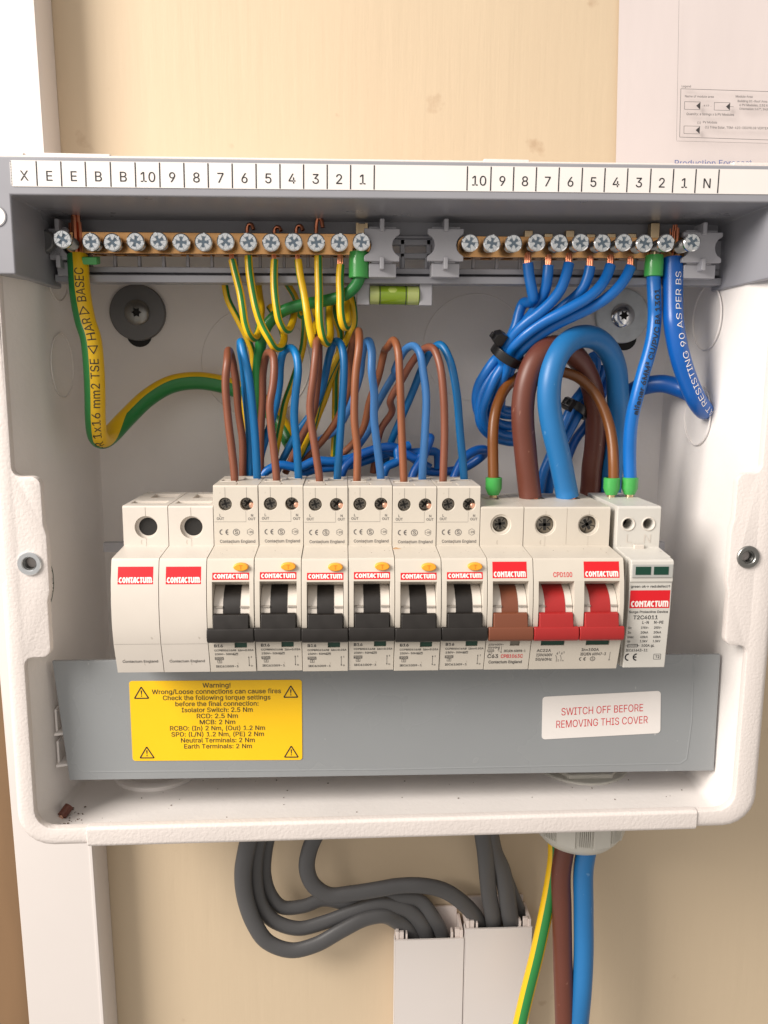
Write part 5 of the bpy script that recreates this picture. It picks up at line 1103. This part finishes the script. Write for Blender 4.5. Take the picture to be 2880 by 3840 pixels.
wire(z5((565, 1620, 33), (562, 1540, 33), (543, 1300, 33), (508, 1060, 33), (508, 900, 33), (535, 720, 33), (545, 560, 34), (530, 460, 37), (495, 436, 43), (462, 480, 49), (445, 620, 53), (437, 850, 56), (425, 1150, 58), (420, 1500, 60)), 1.62, 'brown', 'second brown lead from the left, bent below its rounded top', group=FL)
wire(z5((760, 1620, 41), (757, 1540, 41), (742, 1250, 41), (724, 1000, 41), (730, 800, 41), (748, 580, 41), (732, 450, 43), (685, 388, 47), (630, 430, 51), (600, 540, 54), (585, 720, 57), (540, 980, 60), (470, 1180, 62), (425, 1330, 63), (400, 1480, 64)), 1.68, 'blue_c', 'second blue lead from the left with a wide round top', group=FL)
wire(z5((945, 1625, 33), (942, 1540, 33), (905, 1300, 33), (868, 1050, 33), (862, 900, 33), (895, 650, 33), (915, 450, 34), (918, 330, 38), (928, 300, 44), (935, 500, 50), (925, 750, 54), (880, 980, 58), (790, 1170, 62), (690, 1390, 66), (640, 1500, 68)), 1.62, 'brown', 'third brown lead from the left, its top hidden by a hanging yellow loop', group=FL)
wire(z5((1102, 1620, 41), (1103, 1540, 41), (1122, 1250, 41), (1143, 900, 41), (1156, 600, 41), (1148, 430, 42), (1118, 345, 45), (1075, 340, 49), (1035, 440, 53), (995, 600, 57), (960, 780, 60), (870, 970, 63), (740, 1150, 66), (620, 1380, 69), (560, 1500, 70)), 1.68, 'blue_m', 'third blue lead from the left, darker, arching near the centre', group=FL)
wire(z5((1276, 1620, 33), (1277, 1540, 33), (1280, 1300, 33), (1258, 1050, 33), (1252, 850, 33), (1262, 600, 33), (1288, 400, 34), (1300, 280, 38), (1280, 240, 44), (1240, 330, 50), (1212, 500, 54), (1200, 750, 58), (1110, 1010, 62), (1000, 1180, 66), (860, 1340, 70), (780, 1450, 72)), 1.66, 'brown_l', 'fourth brown lead, the tallest of the brown loops above the black breakers', group=FL)
wire(z5((1490, 1620, 41), (1488, 1540, 41), (1450, 1250, 41), (1434, 1000, 41), (1428, 800, 41), (1405, 600, 41), (1408, 420, 43), (1385, 325, 47), (1345, 360, 51), (1318, 480, 54), (1298, 640, 57), (1200, 940, 61), (1090, 1110, 65), (890, 1250, 69), (770, 1370, 72), (700, 1450, 73)), 1.72, 'blue_l', 'pale blue lead with a pointed top right of the tallest brown loop', group=FL)
wire(r4((87, 730, 33), (85, 680, 33), (75, 480, 33), (66, 250, 33), (60, 130, 35), (42, 90, 40), (12, 120, 46))+z5((1520, 420, 50), (1465, 640, 54), (1390, 880, 58), (1330, 1100, 62), (1240, 1250, 66), (1100, 1370, 70)), 1.62, 'brown_l', 'fifth brown lead above the black breakers with a broad slanting back leg', group=FL)
wire(r4((166, 730, 41), (166, 670, 41), (178, 480, 41), (182, 330, 41), (172, 220, 42), (152, 140, 44), (122, 110, 49), (88, 135, 53), (45, 220, 57))+z5((1640, 560, 59), (1530, 760, 62), (1430, 950, 66), (1390, 1100, 68), (1260, 1300, 71)), 1.72, 'blue_l', 'pale blue lead between the fifth and the last brown loops', group=FL)
wire(r4((255, 730, 33), (256, 670, 33), (260, 480, 33), (255, 320, 33), (240, 190, 35), (212, 120, 39), (175, 122, 44), (125, 175, 49), (75, 260, 54), (28, 350, 58))+z5((1590, 950, 62), (1490, 1120, 66), (1440, 1350, 68), (1420, 1500, 69)), 1.62, 'brown', 'last brown lead above the black breakers, its top leaning left', group=FL)
wire(r4((347, 730, 41), (345, 670, 41), (328, 480, 41), (310, 300, 41), (285, 170, 43), (245, 105, 47), (205, 130, 51), (165, 210, 55), (120, 320, 60), (80, 410, 64), (40, 500, 68), (15, 570, 71), (0, 640, 72)), 1.70, 'blue_m', 'rightmost blue lead, curving down onto the last black breaker', group=FL)
# loose blue run lying behind the breakers
wire(z5((420, 1545, 60), (480, 1480, 60), (600, 1435, 61), (760, 1450, 62), (900, 1400, 63), (1060, 1395, 64), (1200, 1370, 65))+r4((-30, 560, 66), (60, 580, 67), (150, 572, 67), (225, 572, 68), (235, 640, 69)), 2.05, 'blue', 'upper blue cable lying flat behind the breaker tops', group=BR)
wire(z5((760, 1520, 66), (900, 1470, 66), (1080, 1450, 66), (1250, 1420, 67), (1420, 1370, 68), (1560, 1320, 69))+r4((60, 560, 70), (130, 600, 71), (200, 640, 71)), 2.05, 'blue', 'middle blue cable lying flat behind the breaker tops', group=BR)
wire(z5((1120, 1560, 59), (1170, 1450, 60), (1260, 1370, 61), (1400, 1300, 62), (1540, 1270, 62))+r4((60, 555, 63), (150, 600, 63), (190, 520, 62), (200, 510, 60), (170, 590, 57), (128, 660, 55), (118, 700, 54)), 2.0, 'blue_r', 'short blue cable doubling back behind the last black breakers', group=BR)
wire(r4((300, 690, 54), (312, 660, 55), (345, 600, 57), (400, 565, 60), (436, 562, 64), (420, 590, 68), (340, 640, 70), (250, 655, 71), (150, 650, 72)), 2.1, 'blue_r', 'blue cable with a folded tip right of the last black breaker lead', group=BR)
wire(z5((1500, 1560, 58), (1540, 1450, 59), (1640, 1390, 61))+r4((60, 560, 62), (110, 540, 64)), 2.0, 'blue', 'blue stub rising behind the fifth black breaker', group=BR)

# thin green and yellow earths
GY = 'thin green and yellow earth wires'
wire(r1((1003, 478, 42), (1018, 540, 41), (1038, 620, 40))+z5((262, 40, 39), (282, 170, 39), (318, 270, 40), (362, 305, 44), (398, 260, 49), (418, 150, 53), (425, 20, 57))+r1((1122, 640, 60), (1112, 560, 62)), 1.6, 'gy', 'first thin green and yellow wire from the left, a plain narrow hanging loop', group=GY, phase=.12, ends=[strands(R1(1003, 480, 42), (0, 0, 1), .9, 4, 3.0, .5)])
wire(r1((1073, 462, 42), (1078, 530, 41), (1092, 620, 40))+z5((385, 60, 39), (430, 190, 39), (490, 300, 39), (545, 385, 41), (598, 385, 45), (628, 310, 50), (612, 230, 54), (570, 130, 58), (500, 20, 61)), 1.65, 'gy', 'second thin green and yellow wire, a wide loop crossing the thick green one', group=GY, phase=.13)
wire(r1((1186, 478, 42), (1184, 540, 41), (1186, 610, 40))+z5((562, 40, 39), (585, 150, 39), (625, 225, 41), (668, 230, 45), (702, 160, 50), (720, 70, 54), (735, -10, 58)), 1.6, 'gy', 'third thin green and yellow wire, a short hook left of centre', group=GY, phase=.13, ends=[strands(R1(1186, 480, 42), (0, 0, 1), .9, 4, 3.0, .5)])
wire(r1((1288, 478, 42), (1296, 540, 41), (1312, 620, 40))+z5((828, 60, 38), (850, 200, 38), (878, 330, 39), (890, 360, 44), (895, 250, 49), (912, 180, 53), (925, 140, 57), (900, 40, 60)), 1.62, 'gy', 'fourth thin wire, showing almost only yellow, with a blunt hanging tip', group=GY, phase=.35, ends=[strands(R1(1288, 480, 42), (0, 0, 1), .9, 4, 3.0, .5)])
wire(r1((1375, 462, 42), (1376, 540, 41), (1378, 620, 40))+z5((940, 60, 38), (950, 200, 38), (975, 310, 39), (1010, 350, 43), (1038, 280, 48), (1032, 150, 53), (1030, 40, 57), (1045, -60, 60)), 1.68, 'gy', 'fifth thin green and yellow wire, a long bright loop over the centre', group=GY, phase=.17)
wire(r1((1472, 500, 42), (1468, 560, 41), (1470, 630, 40))+z5((1130, 50, 39), (1140, 140, 39), (1162, 200, 41), (1190, 190, 45), (1188, 100, 50), (1180, 20, 54), (1200, -80, 58)), 1.68, 'gy', 'sixth thin green and yellow wire, a short thick hook at the right', group=GY, phase=.19, ends=[strands(R1(1470, 500, 42), (0, 0, 1), 1.0, 5, 4.5, .5)])
wire(r1((970, 580, 60), (985, 650, 60), (1020, 720, 60))+z5((230, 160, 60), (300, 300, 60), (345, 420, 61), (355, 520, 62), (300, 700, 64), (280, 850, 66), (285, 1050, 68), (300, 1300, 70)), 1.5, 'gy', 'back green and yellow wire slanting down behind the leftmost hanging loops', group=GY, phase=.2)
wire(r1((1240, 580, 60), (1275, 640, 60), (1300, 720, 60))+z5((800, 100, 60), (805, 300, 60), (780, 450, 61), (700, 700, 63), (640, 870, 65), (605, 1050, 67), (570, 1230, 69), (540, 1400, 71)), 1.55, 'gy', 'back green and yellow wire bowing left behind the second blue lead', group=GY, phase=.0)
wire(z5((1225, -60, 56), (1245, 60, 56), (1245, 180, 57), (1200, 300, 58), (1130, 420, 60), (1010, 660, 62), (940, 850, 64), (880, 1080, 66), (800, 1280, 69), (740, 1400, 71)), 1.75, 'gy', 'back green and yellow wire sweeping from under the ferrule to the lower left', group=GY, phase=.75)
wire(z5((1060, 0, 62), (1085, 130, 62), (1130, 260, 63), (1120, 420, 64), (1090, 620, 66), (1085, 850, 68), (1080, 1100, 70), (1070, 1350, 72)), 1.6, 'gy', 'back green and yellow wire dropping almost straight behind the third blue lead', group=GY, phase=.1)
wire(z5((1130, -100, 60), (1215, 0, 60), (1215, 160, 61), (1180, 330, 62), (1080, 560, 64), (1000, 820, 66), (930, 1000, 68), (880, 1150, 70)), 1.5, 'gy', 'back wire mostly yellow beside the sweeping one near the centre', group=GY, phase=.4)
# thick green sleeved earth with the ferrule
wire([R1(1552, 520, 41), R1(1552, 555, 41), R1(1535, 590, 42), R1(1490, 628, 44), R1(1400, 655, 46), R1(1300, 672, 47), R1(1220, 700, 48), R1(1165, 745, 49)]+z5((440, 280, 50), (412, 420, 52), (398, 600, 55), (395, 800, 58), (395, 1000, 61), (400, 1250, 64), (405, 1450, 66)), 2.45, 'gy_green', 'medium earth wire showing mostly green, sweeping left from a green ferrule', 'wire', name='earth_wire', phase=.38,
     ends=[ferrule(R1(1551, 555, 41), (0, 0, 1), 4.2, 3.9, 10.2)])
# the big earth on the left with its printing
BE = [R1(335, 462, 42), R1(338, 500, 41), R1(346, 620, 38), R1(368, 740, 36), R3(392, 80, 35), R3(405, 200, 35), R3(410, 320, 36), R3(412, 430, 38), R3(420, 495, 42), R3(440, 515, 49), R3(478, 495, 58), R3(545, 425, 67), R3(640, 335, 75), R3(740, 278, 80), R3(850, 262, 83), R3(960, 278, 84), R3(1050, 310, 84)]+z5((420, 860, 84), (560, 1010, 82), (640, 1130, 79), (700, 1240, 76))
bb = BE[0]
bt = wire(BE, 4.1, 'gy_big', 'thick green and yellow earth cable with black printing at the left', 'earth cable', name='earth_cable', phase=[(0, -.025), (.40, -.025), (.55, .43), (1, .43)], n=28, ends=[strands(R1(335, 462, 42), (0, 0, 1), 2.6, 7, 17, .95)])
def wire_text(P, r, txt, cap, s0, m, parent, b, phi=0.0, up=True, xs=1.0, bold=0.0, steps=7, space=1.0, fit=None):
    pts, frm = sweep(P, steps); acc = [0.0]
    for a, c in zip(pts, pts[1:]): acc.append(acc[-1]+(c-a).length)
    def fn_(u, v_):
        s_ = s0-u if up else s0+u
        k = 0
        while k < len(acc)-2 and acc[k+1] < s_: k += 1
        tt = (s_-acc[k])/max(acc[k+1]-acc[k], 1e-6); p = pts[k].lerp(pts[k+1], tt); N, B = frm[k]; N2, B2 = frm[k+1]
        N = N.lerp(N2, tt).normalized(); B = B.lerp(B2, tt).normalized()
        T = (pts[k+1]-pts[k]).normalized(); R_ = -T if up else T; U = N.cross(R_)
        a = v_/r+phi; return p+(N*math.cos(a)+U*math.sin(a))*(r+.10)
    g = G(); put(g, txt, cap, fn_, 0, -cap/2, bold=bold, xs=xs, fine=.8, space=space, fit=fit)
    g.obj('printing', m, parent, loc=b)
wire_text(BE, 4.1, 'H07V-R 1x16 mm2 TSE \u25C1 HAR \u25B7 BASEC', 3.4, 92, 'ink', bt, bb, phi=-.35, fit=85, bold=0)
g = G(); c = R1(395, 478, 39); g.px([(38, c.z-2), (38, c.z+1), (43, c.z+2), (43, c.z-1)], c.x-3.5, c.x+2.4); g.obj('sheath_flap', 'ferrule', bt, loc=bb, bevel=.3)

# blue neutrals gathered by a tie
NU = 'blue neutral wires fanning out of the right terminal bar'
def neutral(P, label):
    a = P[0]; d = (P[0]-P[1]).normalized()
    wire(P, 2.25, 'blue', label, group=NU, n=16, ends=[strands(a, (0, 0, 1), 1.25, 8, 4.4, .5, spread=.0)])
neutral(z9((425, 325, 41), (436, 430, 41), (460, 560, 41), (472, 640, 42), (440, 672, 47), (385, 680, 51), (350, 760, 52), (325, 860, 52), (290, 950, 52), (240, 1050, 51), (190, 1150, 52))+z6((380, 490, 54), (290, 610, 56), (225, 730, 58), (205, 860, 60), (240, 1000, 62), (330, 1110, 66), (450, 1150, 70)), 'first blue neutral from the left, kinked sharply below the bar')
neutral(z9((608, 345, 41), (600, 440, 41), (585, 540, 42), (545, 640, 44), (470, 760, 48), (400, 850, 51), (300, 960, 53), (230, 1060, 53), (190, 1160, 54))+z6((420, 510, 55), (340, 640, 56), (260, 790, 57), (232, 930, 58), (245, 1060, 60), (310, 1150, 64), (440, 1210, 69), (560, 1220, 72), (700, 1150, 74)), 'second blue neutral from the left, running nearly straight down')
neutral(z9((790, 330, 41), (765, 430, 40), (715, 560, 39), (630, 670, 39), (520, 770, 40), (400, 860, 42), (300, 960, 45), (235, 1060, 48), (200, 1160, 50))+z6((440, 540, 52), (370, 660, 53), (310, 800, 54), (262, 960, 56), (300, 1090, 60), (420, 1160, 66), (600, 1180, 72)), 'third blue neutral from the left, uppermost in the tied bundle')
neutral(z9((978, 355, 41), (960, 440, 41), (920, 540, 42), (850, 620, 44), (750, 700, 47), (640, 790, 50), (520, 880, 52), (400, 970, 53), (310, 1060, 54), (260, 1150, 55))+z6((470, 560, 57), (430, 680, 59), (380, 800, 61), (350, 900, 63), (420, 970, 67), (520, 985, 70), (640, 990, 73)), 'fourth blue neutral from the left, passing behind its neighbours')
neutral(z9((1160, 345, 41), (1125, 440, 40), (1060, 540, 38), (960, 630, 37), (840, 700, 37), (700, 775, 38), (560, 850, 40), (430, 940, 42), (330, 1030, 45), (262, 1110, 48))+z6((480, 560, 51), (440, 660, 54), (390, 790, 58), (330, 960, 62), (380, 1050, 66), (500, 1085, 70), (640, 1060, 73)), 'fifth blue neutral from the left, glossy and in front of the bundle')
neutral(z9((1338, 360, 41), (1295, 450, 40), (1220, 550, 39), (1110, 645, 39), (970, 730, 40), (820, 800, 41), (660, 880, 43), (520, 970, 45), (410, 1060, 47), (335, 1140, 50), (290, 1220, 53))+z6((500, 600, 55), (460, 700, 58), (420, 850, 62), (430, 930, 66), (540, 960, 70)), 'last blue neutral, the lowest line of the tied bundle')
NB = 'blue neutral tails behind the thick loops'
wire(z6((1230, 430, 76), (1270, 520, 75), (1250, 620, 74), (1170, 740, 72), (1080, 860, 71), (1020, 980, 70), (930, 1180, 70), (860, 1350, 70), (800, 1500, 70), (760, 1700, 70)), 2.2, 'blue', 'outer blue tail behind the thick blue loop', group=NB)
wire(z6((1340, 560, 80), (1260, 740, 78), (1160, 880, 76), (1090, 1020, 74), (1010, 1170, 74), (930, 1320, 74), (880, 1480, 74), (840, 1700, 74)), 2.2, 'blue', 'middle blue tail behind the thick blue loop', group=NB)
wire(z6((1380, 640, 84), (1280, 900, 80), (1180, 1080, 78), (1090, 1200, 78), (1030, 1330, 78), (980, 1500, 78), (960, 1700, 78)), 2.2, 'blue_r', 'innermost darker blue tail behind the thick blue loop', group=NB)
# cable ties
def tie(c, ax, R_, hd, hw, label, scl=(1, 1)):
    c = Vector(c); ax = Vector(ax).normalized(); t = thing('cable_tie', label, 'cable tie', c, 'black cable ties')
    g = G(); n = 36; u = ax.cross(Vector((0, 1, 0))).normalized(); v = u.cross(ax)
    L = []
    for i in range(n):
        d = u*math.cos(2*PI*i/n)*scl[0]+v*math.sin(2*PI*i/n)*scl[1]
        L.append([g.bm.verts.new(c+d*R_+ax*q[0]+d.normalized()*q[1]) for q in ((-hw/2, 0), (hw/2, 0), (hw/2, 1.3), (-hw/2, 1.3))])
    for i in range(n):
        a, b_ = L[i], L[(i+1) % n]
        for j in range(4): g._f([a[j], a[(j+1) % 4], b_[(j+1) % 4], b_[j]])
    g.obj('strap', 'tie', t, loc=c, bevel=.2)
    g = G(); h = Vector(hd); e1 = (h-c); e1 = (e1-ax*e1.dot(ax)).normalized(); e2 = ax.cross(e1)
    P = [(-2.6, -2.2), (2.6, -2.2), (2.9, 1.0), (1.4, 3.0), (-1.8, 3.0), (-2.9, .6)]
    g.prism(P, lambda p: h+ax*p[0]+e1*p[1]*1.0-e2*2.2, lambda p: h+ax*p[0]+e1*p[1]+e2*2.2)
    g.prism([(-1.2, -1), (1.2, -1), (1.2, 4.6), (-1.2, 4.6)], lambda p: h+ax*p[0]+e1*p[1]-e2*.7, lambda p: h+ax*p[0]+e1*p[1]+e2*.7)
    g.obj('tie_head', 'tie', t, loc=c, bevel=.3)
ax = Z9(330, 1010, 47)-Z9(180, 1230, 52)
tie(Z9(250, 1140, 50), ax, 6.6, Z9(172, 990, 45), 4.0, 'black cable tie round the blue neutrals left of the thick loops', (1.0, .95))
ax = Z6(1180, 780, 74)-Z6(1000, 1060, 72)
tie(Z6(1090, 930, 74), ax, 5.0, Z6(1025, 890, 67), 4.0, 'black cable tie seen through the thick blue loop', (1.1, 1))

# blue conductor with ferrules from the neutral bar to the surge device
AL = [Z9(1540, 400, 41), Z9(1543, 500, 41), Z9(1550, 650, 40), Z9(1552, 800, 40), Z9(1535, 980, 39), Z9(1495, 1150, 39), Z9(1450, 1300, 39)]+z6((1630, 830, 39), (1590, 1000, 40), (1570, 1180, 41), (1566, 1360, 42), (1570, 1560, 42))
at_ = wire(AL, 2.85, 'blue', 'blue wire with black lettering joining the neutral bar to the surge device', 'wire', name='neutral_wire', phase=0, n=22,
     ends=[ferrule(Z9(1540, 440, 41), (0, 0, 1), 3.85, 3.6, 8.4), ferrule(Z6(1572, 1545, 42), (0, 0, -1), 3.55, 2.4, 7.2)])
wire_text(AL, 2.85, 'alfanar 6MM\u00B2 CU/PVC BA 1301', 2.2, 60, 'ink', at_, AL[0], phi=-.1, fit=52, bold=.03)
# royal blue neutral tail turning back on itself
HR_ = [R2(1248, 470, 42), R2(1247, 560, 41), R2(1248, 700, 39), R4(1252, 20, 38), R4(1272, 130, 38), R4(1308, 250, 40), R4(1350, 345, 43), R4(1382, 388, 49), R4(1384, 375, 57), R4(1345, 330, 64), R4(1290, 300, 70), R4(1200, 275, 75), R4(1110, 290, 80), R4(1050, 318, 83), R4(980, 330, 84)]
ht_ = wire(HR_, 4.15, 'blue_r', 'thick royal blue cable with pale printing turning back at the right wall', 'cable', name='neutral_cable', n=28, ends=[strands(R2(1250, 450, 43), (0, 0, 1), 2.2, 16, 11.5, .3, spread=0)])
wire_text(HR_, 4.15, 'HEAT RESISTING 90 AS PER BS', 2.6, 79, 'ink_white', ht_, HR_[0], phi=-.2, fit=72, bold=-.008)
# thin tan brown link, from the brown toggle breaker to the surge device
wire(z6((358, 1600, 42), (356, 1540, 42), (352, 1350, 43), (352, 1150, 44), (368, 990, 46), (405, 860, 49), (470, 740, 53), (560, 660, 56), (700, 600, 57), (850, 580, 57), (980, 605, 57), (1110, 655, 56), (1230, 760, 54), (1320, 900, 51), (1385, 1080, 48), (1415, 1250, 45), (1424, 1400, 43), (1426, 1560, 42)), 2.35, 'brown_o', 'tan brown link wire with a green ferrule at each end', 'wire', name='link_wire', n=16,
     ends=[ferrule(Z6(360, 1545, 42), (0, 0, -1), 3.55, 2.4, 7.4), ferrule(Z6(1410, 1548, 42), (0, 0, -1), 3.55, 2.4, 7.2)])
# thick tails
TB = z6((685, 1720, 43), (672, 1620, 43), (640, 1300, 42), (618, 1050, 41), (622, 850, 41), (662, 650, 41), (730, 500, 42), (830, 400, 45), (950, 380, 50), (1060, 440, 56), (1160, 570, 62), (1235, 760, 67), (1268, 1000, 71), (1258, 1250, 73), (1232, 1450, 74), (1210, 1700, 75))
wire(TB+[Vector((195, 72, 20)), Vector((196, 68, -40)), Vector((197, 62, -110))]+[B2(765, 200, 61), B2(768, 350, 60), B2(772, 560, 59), B2(778, 750, 58), B2(782, 900, 58)], 4.85, 'brown_k', 'thick brown supply cable looping behind the red toggles and leaving through the gland', 'supply cable', name='supply_cable', n=28, steps=9, ends=[strands(TB[0]+Vector((1.5, -1, 1)), (0, 0, -1), 2.2, 5, 4, .8)])
TBL = z6((1015, 1720, 43), (1000, 1640, 43), (940, 1340, 40), (880, 1080, 38), (850, 860, 37), (862, 660, 37), (915, 480, 39), (1010, 350, 43), (1130, 290, 48), (1260, 305, 53), (1370, 400, 58), (1440, 560, 62), (1462, 800, 66), (1462, 1050, 69), (1440, 1300, 71), (1410, 1500, 72), (1395, 1700, 73))
wire(TBL+[Vector((212, 70, 20)), Vector((208, 66, -40)), Vector((208, 61, -110))]+[B2(862, 180, 60), B2(862, 350, 58), B2(862, 550, 57), B2(855, 700, 56), B2(842, 850, 56), B2(838, 920, 56)], 4.9, 'blue_t', 'thick blue supply cable arching highest behind the red toggles', 'supply cable', name='supply_cable', n=28, steps=9, ends=[strands(TBL[0]+Vector((1.5, -1, 1)), (0, 0, -1), 2.2, 5, 4, .8)])
wire([Vector((193.5, 70, -60)), Vector((193.5, 70, -110)), B2(738, 130, 68), B2(722, 250, 66), B2(693, 400, 63), B2(658, 560, 60), B2(618, 720, 58), B2(588, 850, 56), B2(570, 930, 55)], 3.55, 'gy_hang', 'green and yellow cable hanging below the gland left of the brown one', 'earth cable', name='earth_cable', phase=.10, n=30)

# gland under the box
t = thing('cable_gland', 'pale ribbed cable gland under the right of the box', 'cable gland', (202, 62, -112)); gl = dict(parent=t, loc=(202, 62, -112))
gx, gy_ = 202.6, 62
g = G(); g.rings([(22.0, 0), (22.0, 13), (16, 14), (12, 14)], 48, (gx, gy_, -76), (0, 0, -1)); g.obj('gland_body', 'gland', **gl)
g = G(); g.rings([(21.4, 0), (21.6, 12), (20.5, 15.5), (17.5, 19), (14, 20.5), (11, 20.8), (11, 16)], 8*6, (gx, gy_, -90), (0, 0, -1), cap=False)
dome = g.obj('dome_nut', 'gland', **gl)
g = G()
for k in range(8):
    a0 = 2*PI*k/8+.25
    pts = [(gx+math.cos(a0+d)*22.6, gy_+math.sin(a0+d)*22.6) for d in (-.2, .2)]+[(gx+math.cos(a0+d)*20, gy_+math.sin(a0+d)*20) for d in (.22, -.22)]
    g.pz(pts, -103.5, -89)
g.obj('flat_faces', 'gland', dome, loc=(202, 62, -112), bevel=.3)
g = G()
for k in range(8):
    for j in range(7):
        a = 2*PI*k/8+.25+.27+j*.042; c_, s_ = math.cos(a), math.sin(a)
        g.prism([(21.2, -.28), (22.5, -.2), (22.5, .2), (21.2, .28)], lambda p: (gx+c_*p[0]-s_*p[1], gy_+s_*p[0]+c_*p[1], -102.5), lambda p: (gx+c_*p[0]-s_*p[1], gy_+s_*p[0]+c_*p[1], -89))
g.obj('grip_ribs', 'gland', dome, loc=(202, 62, -112))
g = G(); g.rings([(20.5, 0), (20.5, 2.5), (19.5, 3.2), (15, 3.2)], 6, (gx-1, 60, -70.0), (0, 0, 1)); g.rings([(22.5, -.4), (22.5, .8), (21.5, 1.2)], 40, (gx-1, 60, -70.0), (0, 0, 1)); g.obj('lock_nut', 'gland', bevel=.5, **gl)

# grey sheathed cables
B = B1
def b1(*a): return [B1(*p) for p in a]
def b2(*a): return [B2(*p) for p in a]
def grey(P, label, r=4.0, fl=.62): wire(P, r, 'grey_c', label, 'cable', GC, name='grey_cable', n=20, flat=fl)
grey(b1((1090, -90, 74), (1085, 10, 74), (1062, 90, 74), (1048, 200, 74), (1062, 320, 75), (1100, 430, 76), (1160, 500, 77), (1260, 530, 78), (1370, 505, 79), (1480, 450, 80), (1580, 400, 82), (1659, 388, 84))+b2((60, 410, 87), (110, 450, 88), (135, 520, 89), (140, 640, 90)), 'outermost grey cable, its curve reaching lowest on the left', 4.4)
grey(b1((1130, -90, 80), (1125, 10, 80), (1105, 110, 80), (1100, 220, 80), (1122, 330, 81), (1180, 405, 82), (1290, 435, 83), (1400, 415, 84), (1520, 375, 84), (1640, 340, 85))+b2((50, 345, 86), (110, 365, 87), (165, 430, 88), (190, 520, 89), (195, 640, 90)), 'second grey cable nested inside the outermost curve', 4.2)
grey(b1((1165, -90, 86), (1160, 20, 86), (1143, 110, 86), (1140, 200, 86), (1165, 290, 86), (1215, 345, 86), (1310, 345, 87), (1400, 320, 88), (1540, 335, 88), (1640, 315, 88))+b2((60, 310, 88), (150, 320, 89), (210, 390, 89.5), (245, 470, 90), (262, 560, 91), (265, 660, 91)), 'innermost grey cable of the left hand group', 4.0)
grey(b1((1390, -90, 82), (1375, 10, 81), (1340, 90, 80), (1325, 170, 79), (1350, 250, 78), (1420, 292, 78), (1520, 292, 78), (1640, 270, 79))+b2((60, 255, 79), (160, 255, 80), (260, 280, 82), (340, 330, 84), (395, 395, 87), (425, 470, 89), (432, 560, 91), (435, 660, 91)), 'separate grey cable leaving the box further right and crossing above the others', 4.2)
grey(b2((432, -90, 72), (425, 10, 73), (435, 110, 76), (448, 200, 79), (458, 300, 83), (468, 380, 86), (478, 470, 89), (485, 660, 90)), 'grey cable dropping straight from the black grommet, left one of the pair', 4.3)
grey(b2((450, -90, 75), (455, 10, 75), (478, 110, 78), (505, 190, 80), (528, 270, 82), (540, 360, 85), (552, 450, 88), (560, 660, 89)), 'grey cable angled right from the black grommet, right one of the pair', 4.6)
grey(b2((520, 200, 88), (560, 300, 91), (590, 370, 92), (602, 420, 92.5), (596, 520, 93), (590, 640, 93)), 'short dark grey cable end beside the right trunking wall', 3.4)
g = G(); c = B2(430, -5, 74); g.rings([(11.5, 0), (11.5, 3), (10, 4.5), (6, 4.5)], 40, (c.x, 72, -95.0), (0, 0, -1)); g.cyl((c.x, 72, -95), (0, 0, 1), 9.0, 20, 32)
tag(g.obj('grommet', 'tie', loc=(c.x, 72, -99)), 'black rubber grommet under the middle of the box', 'grommet')

# offcuts and dust
g = G(); a = zoom(0, 2400, .40698)(640, 1525, 24); a = at(231, 3062, 21); b_ = at(259, 3024, 25); g.tube([a, a.lerp(b_, .5), b_], 2.0, 14)
t = thing('wire_offcut', 'short brown wire offcut lying in the lower left corner of the box', 'wire offcut', a); g.obj('sheath', 'brown_k', t, loc=a)
g = G(); d = (a-b_).normalized(); g.tube([a-d*.5, a+d*.3, a+d*.6], 1.1, 10, steps=2); g.obj('copper_core', 'pale_copper', t, loc=a)
import random
random.seed(4)
g = G()
def crumb(p, s_):
    n = 5; g.prism([(math.cos(2*PI*i/n)*s_*random.uniform(.5, 1.2), math.sin(2*PI*i/n)*s_*random.uniform(.4, 1)) for i in range(n)], lambda q: (p[0]+q[0], p[1]+q[1], p[2]), lambda q: (p[0]+q[0]*.7, p[1]+q[1]*.7, p[2]+s_*.5))
for _ in range(46): xx = random.uniform(-25, 240); crumb((xx, random.uniform(14, 55), tilt(xx, -70.3)), random.choice((.18, .22, .3, .45)))
for _ in range(22): crumb((-28+random.uniform(-3, 6), 16+random.uniform(0, 14), -71.1), random.uniform(.25, .7))
for _ in range(34): k = random.uniform(36, 196); crumb((k, random.uniform(3, 15), 45.55+.081*random.uniform(3, 15)), random.choice((.1, .14, .2)))
tag(g.obj('dust', 'debris', loc=(107, 30, -71)), 'dark crumbs and dust on the box floor and breaker ledges', 'dust', kind='stuff')
g = G(); c = zoom(1060, 1780, .4822)(885, 588, 13)
g.poly([c+Vector((-2.2, 0, .5)), c+Vector((-.4, -.6, 1.4)), c+Vector((1.2, -.3, .9)), c+Vector((2.4, 0, .5)), c+Vector((.6, .3, -.1)), c+Vector((-1.4, .2, -.2))])
tag(g.obj('wood_shaving', 'wood_chip', loc=c), 'tiny pale wood shaving lying on the ledge of the black toggle breakers', 'shaving')
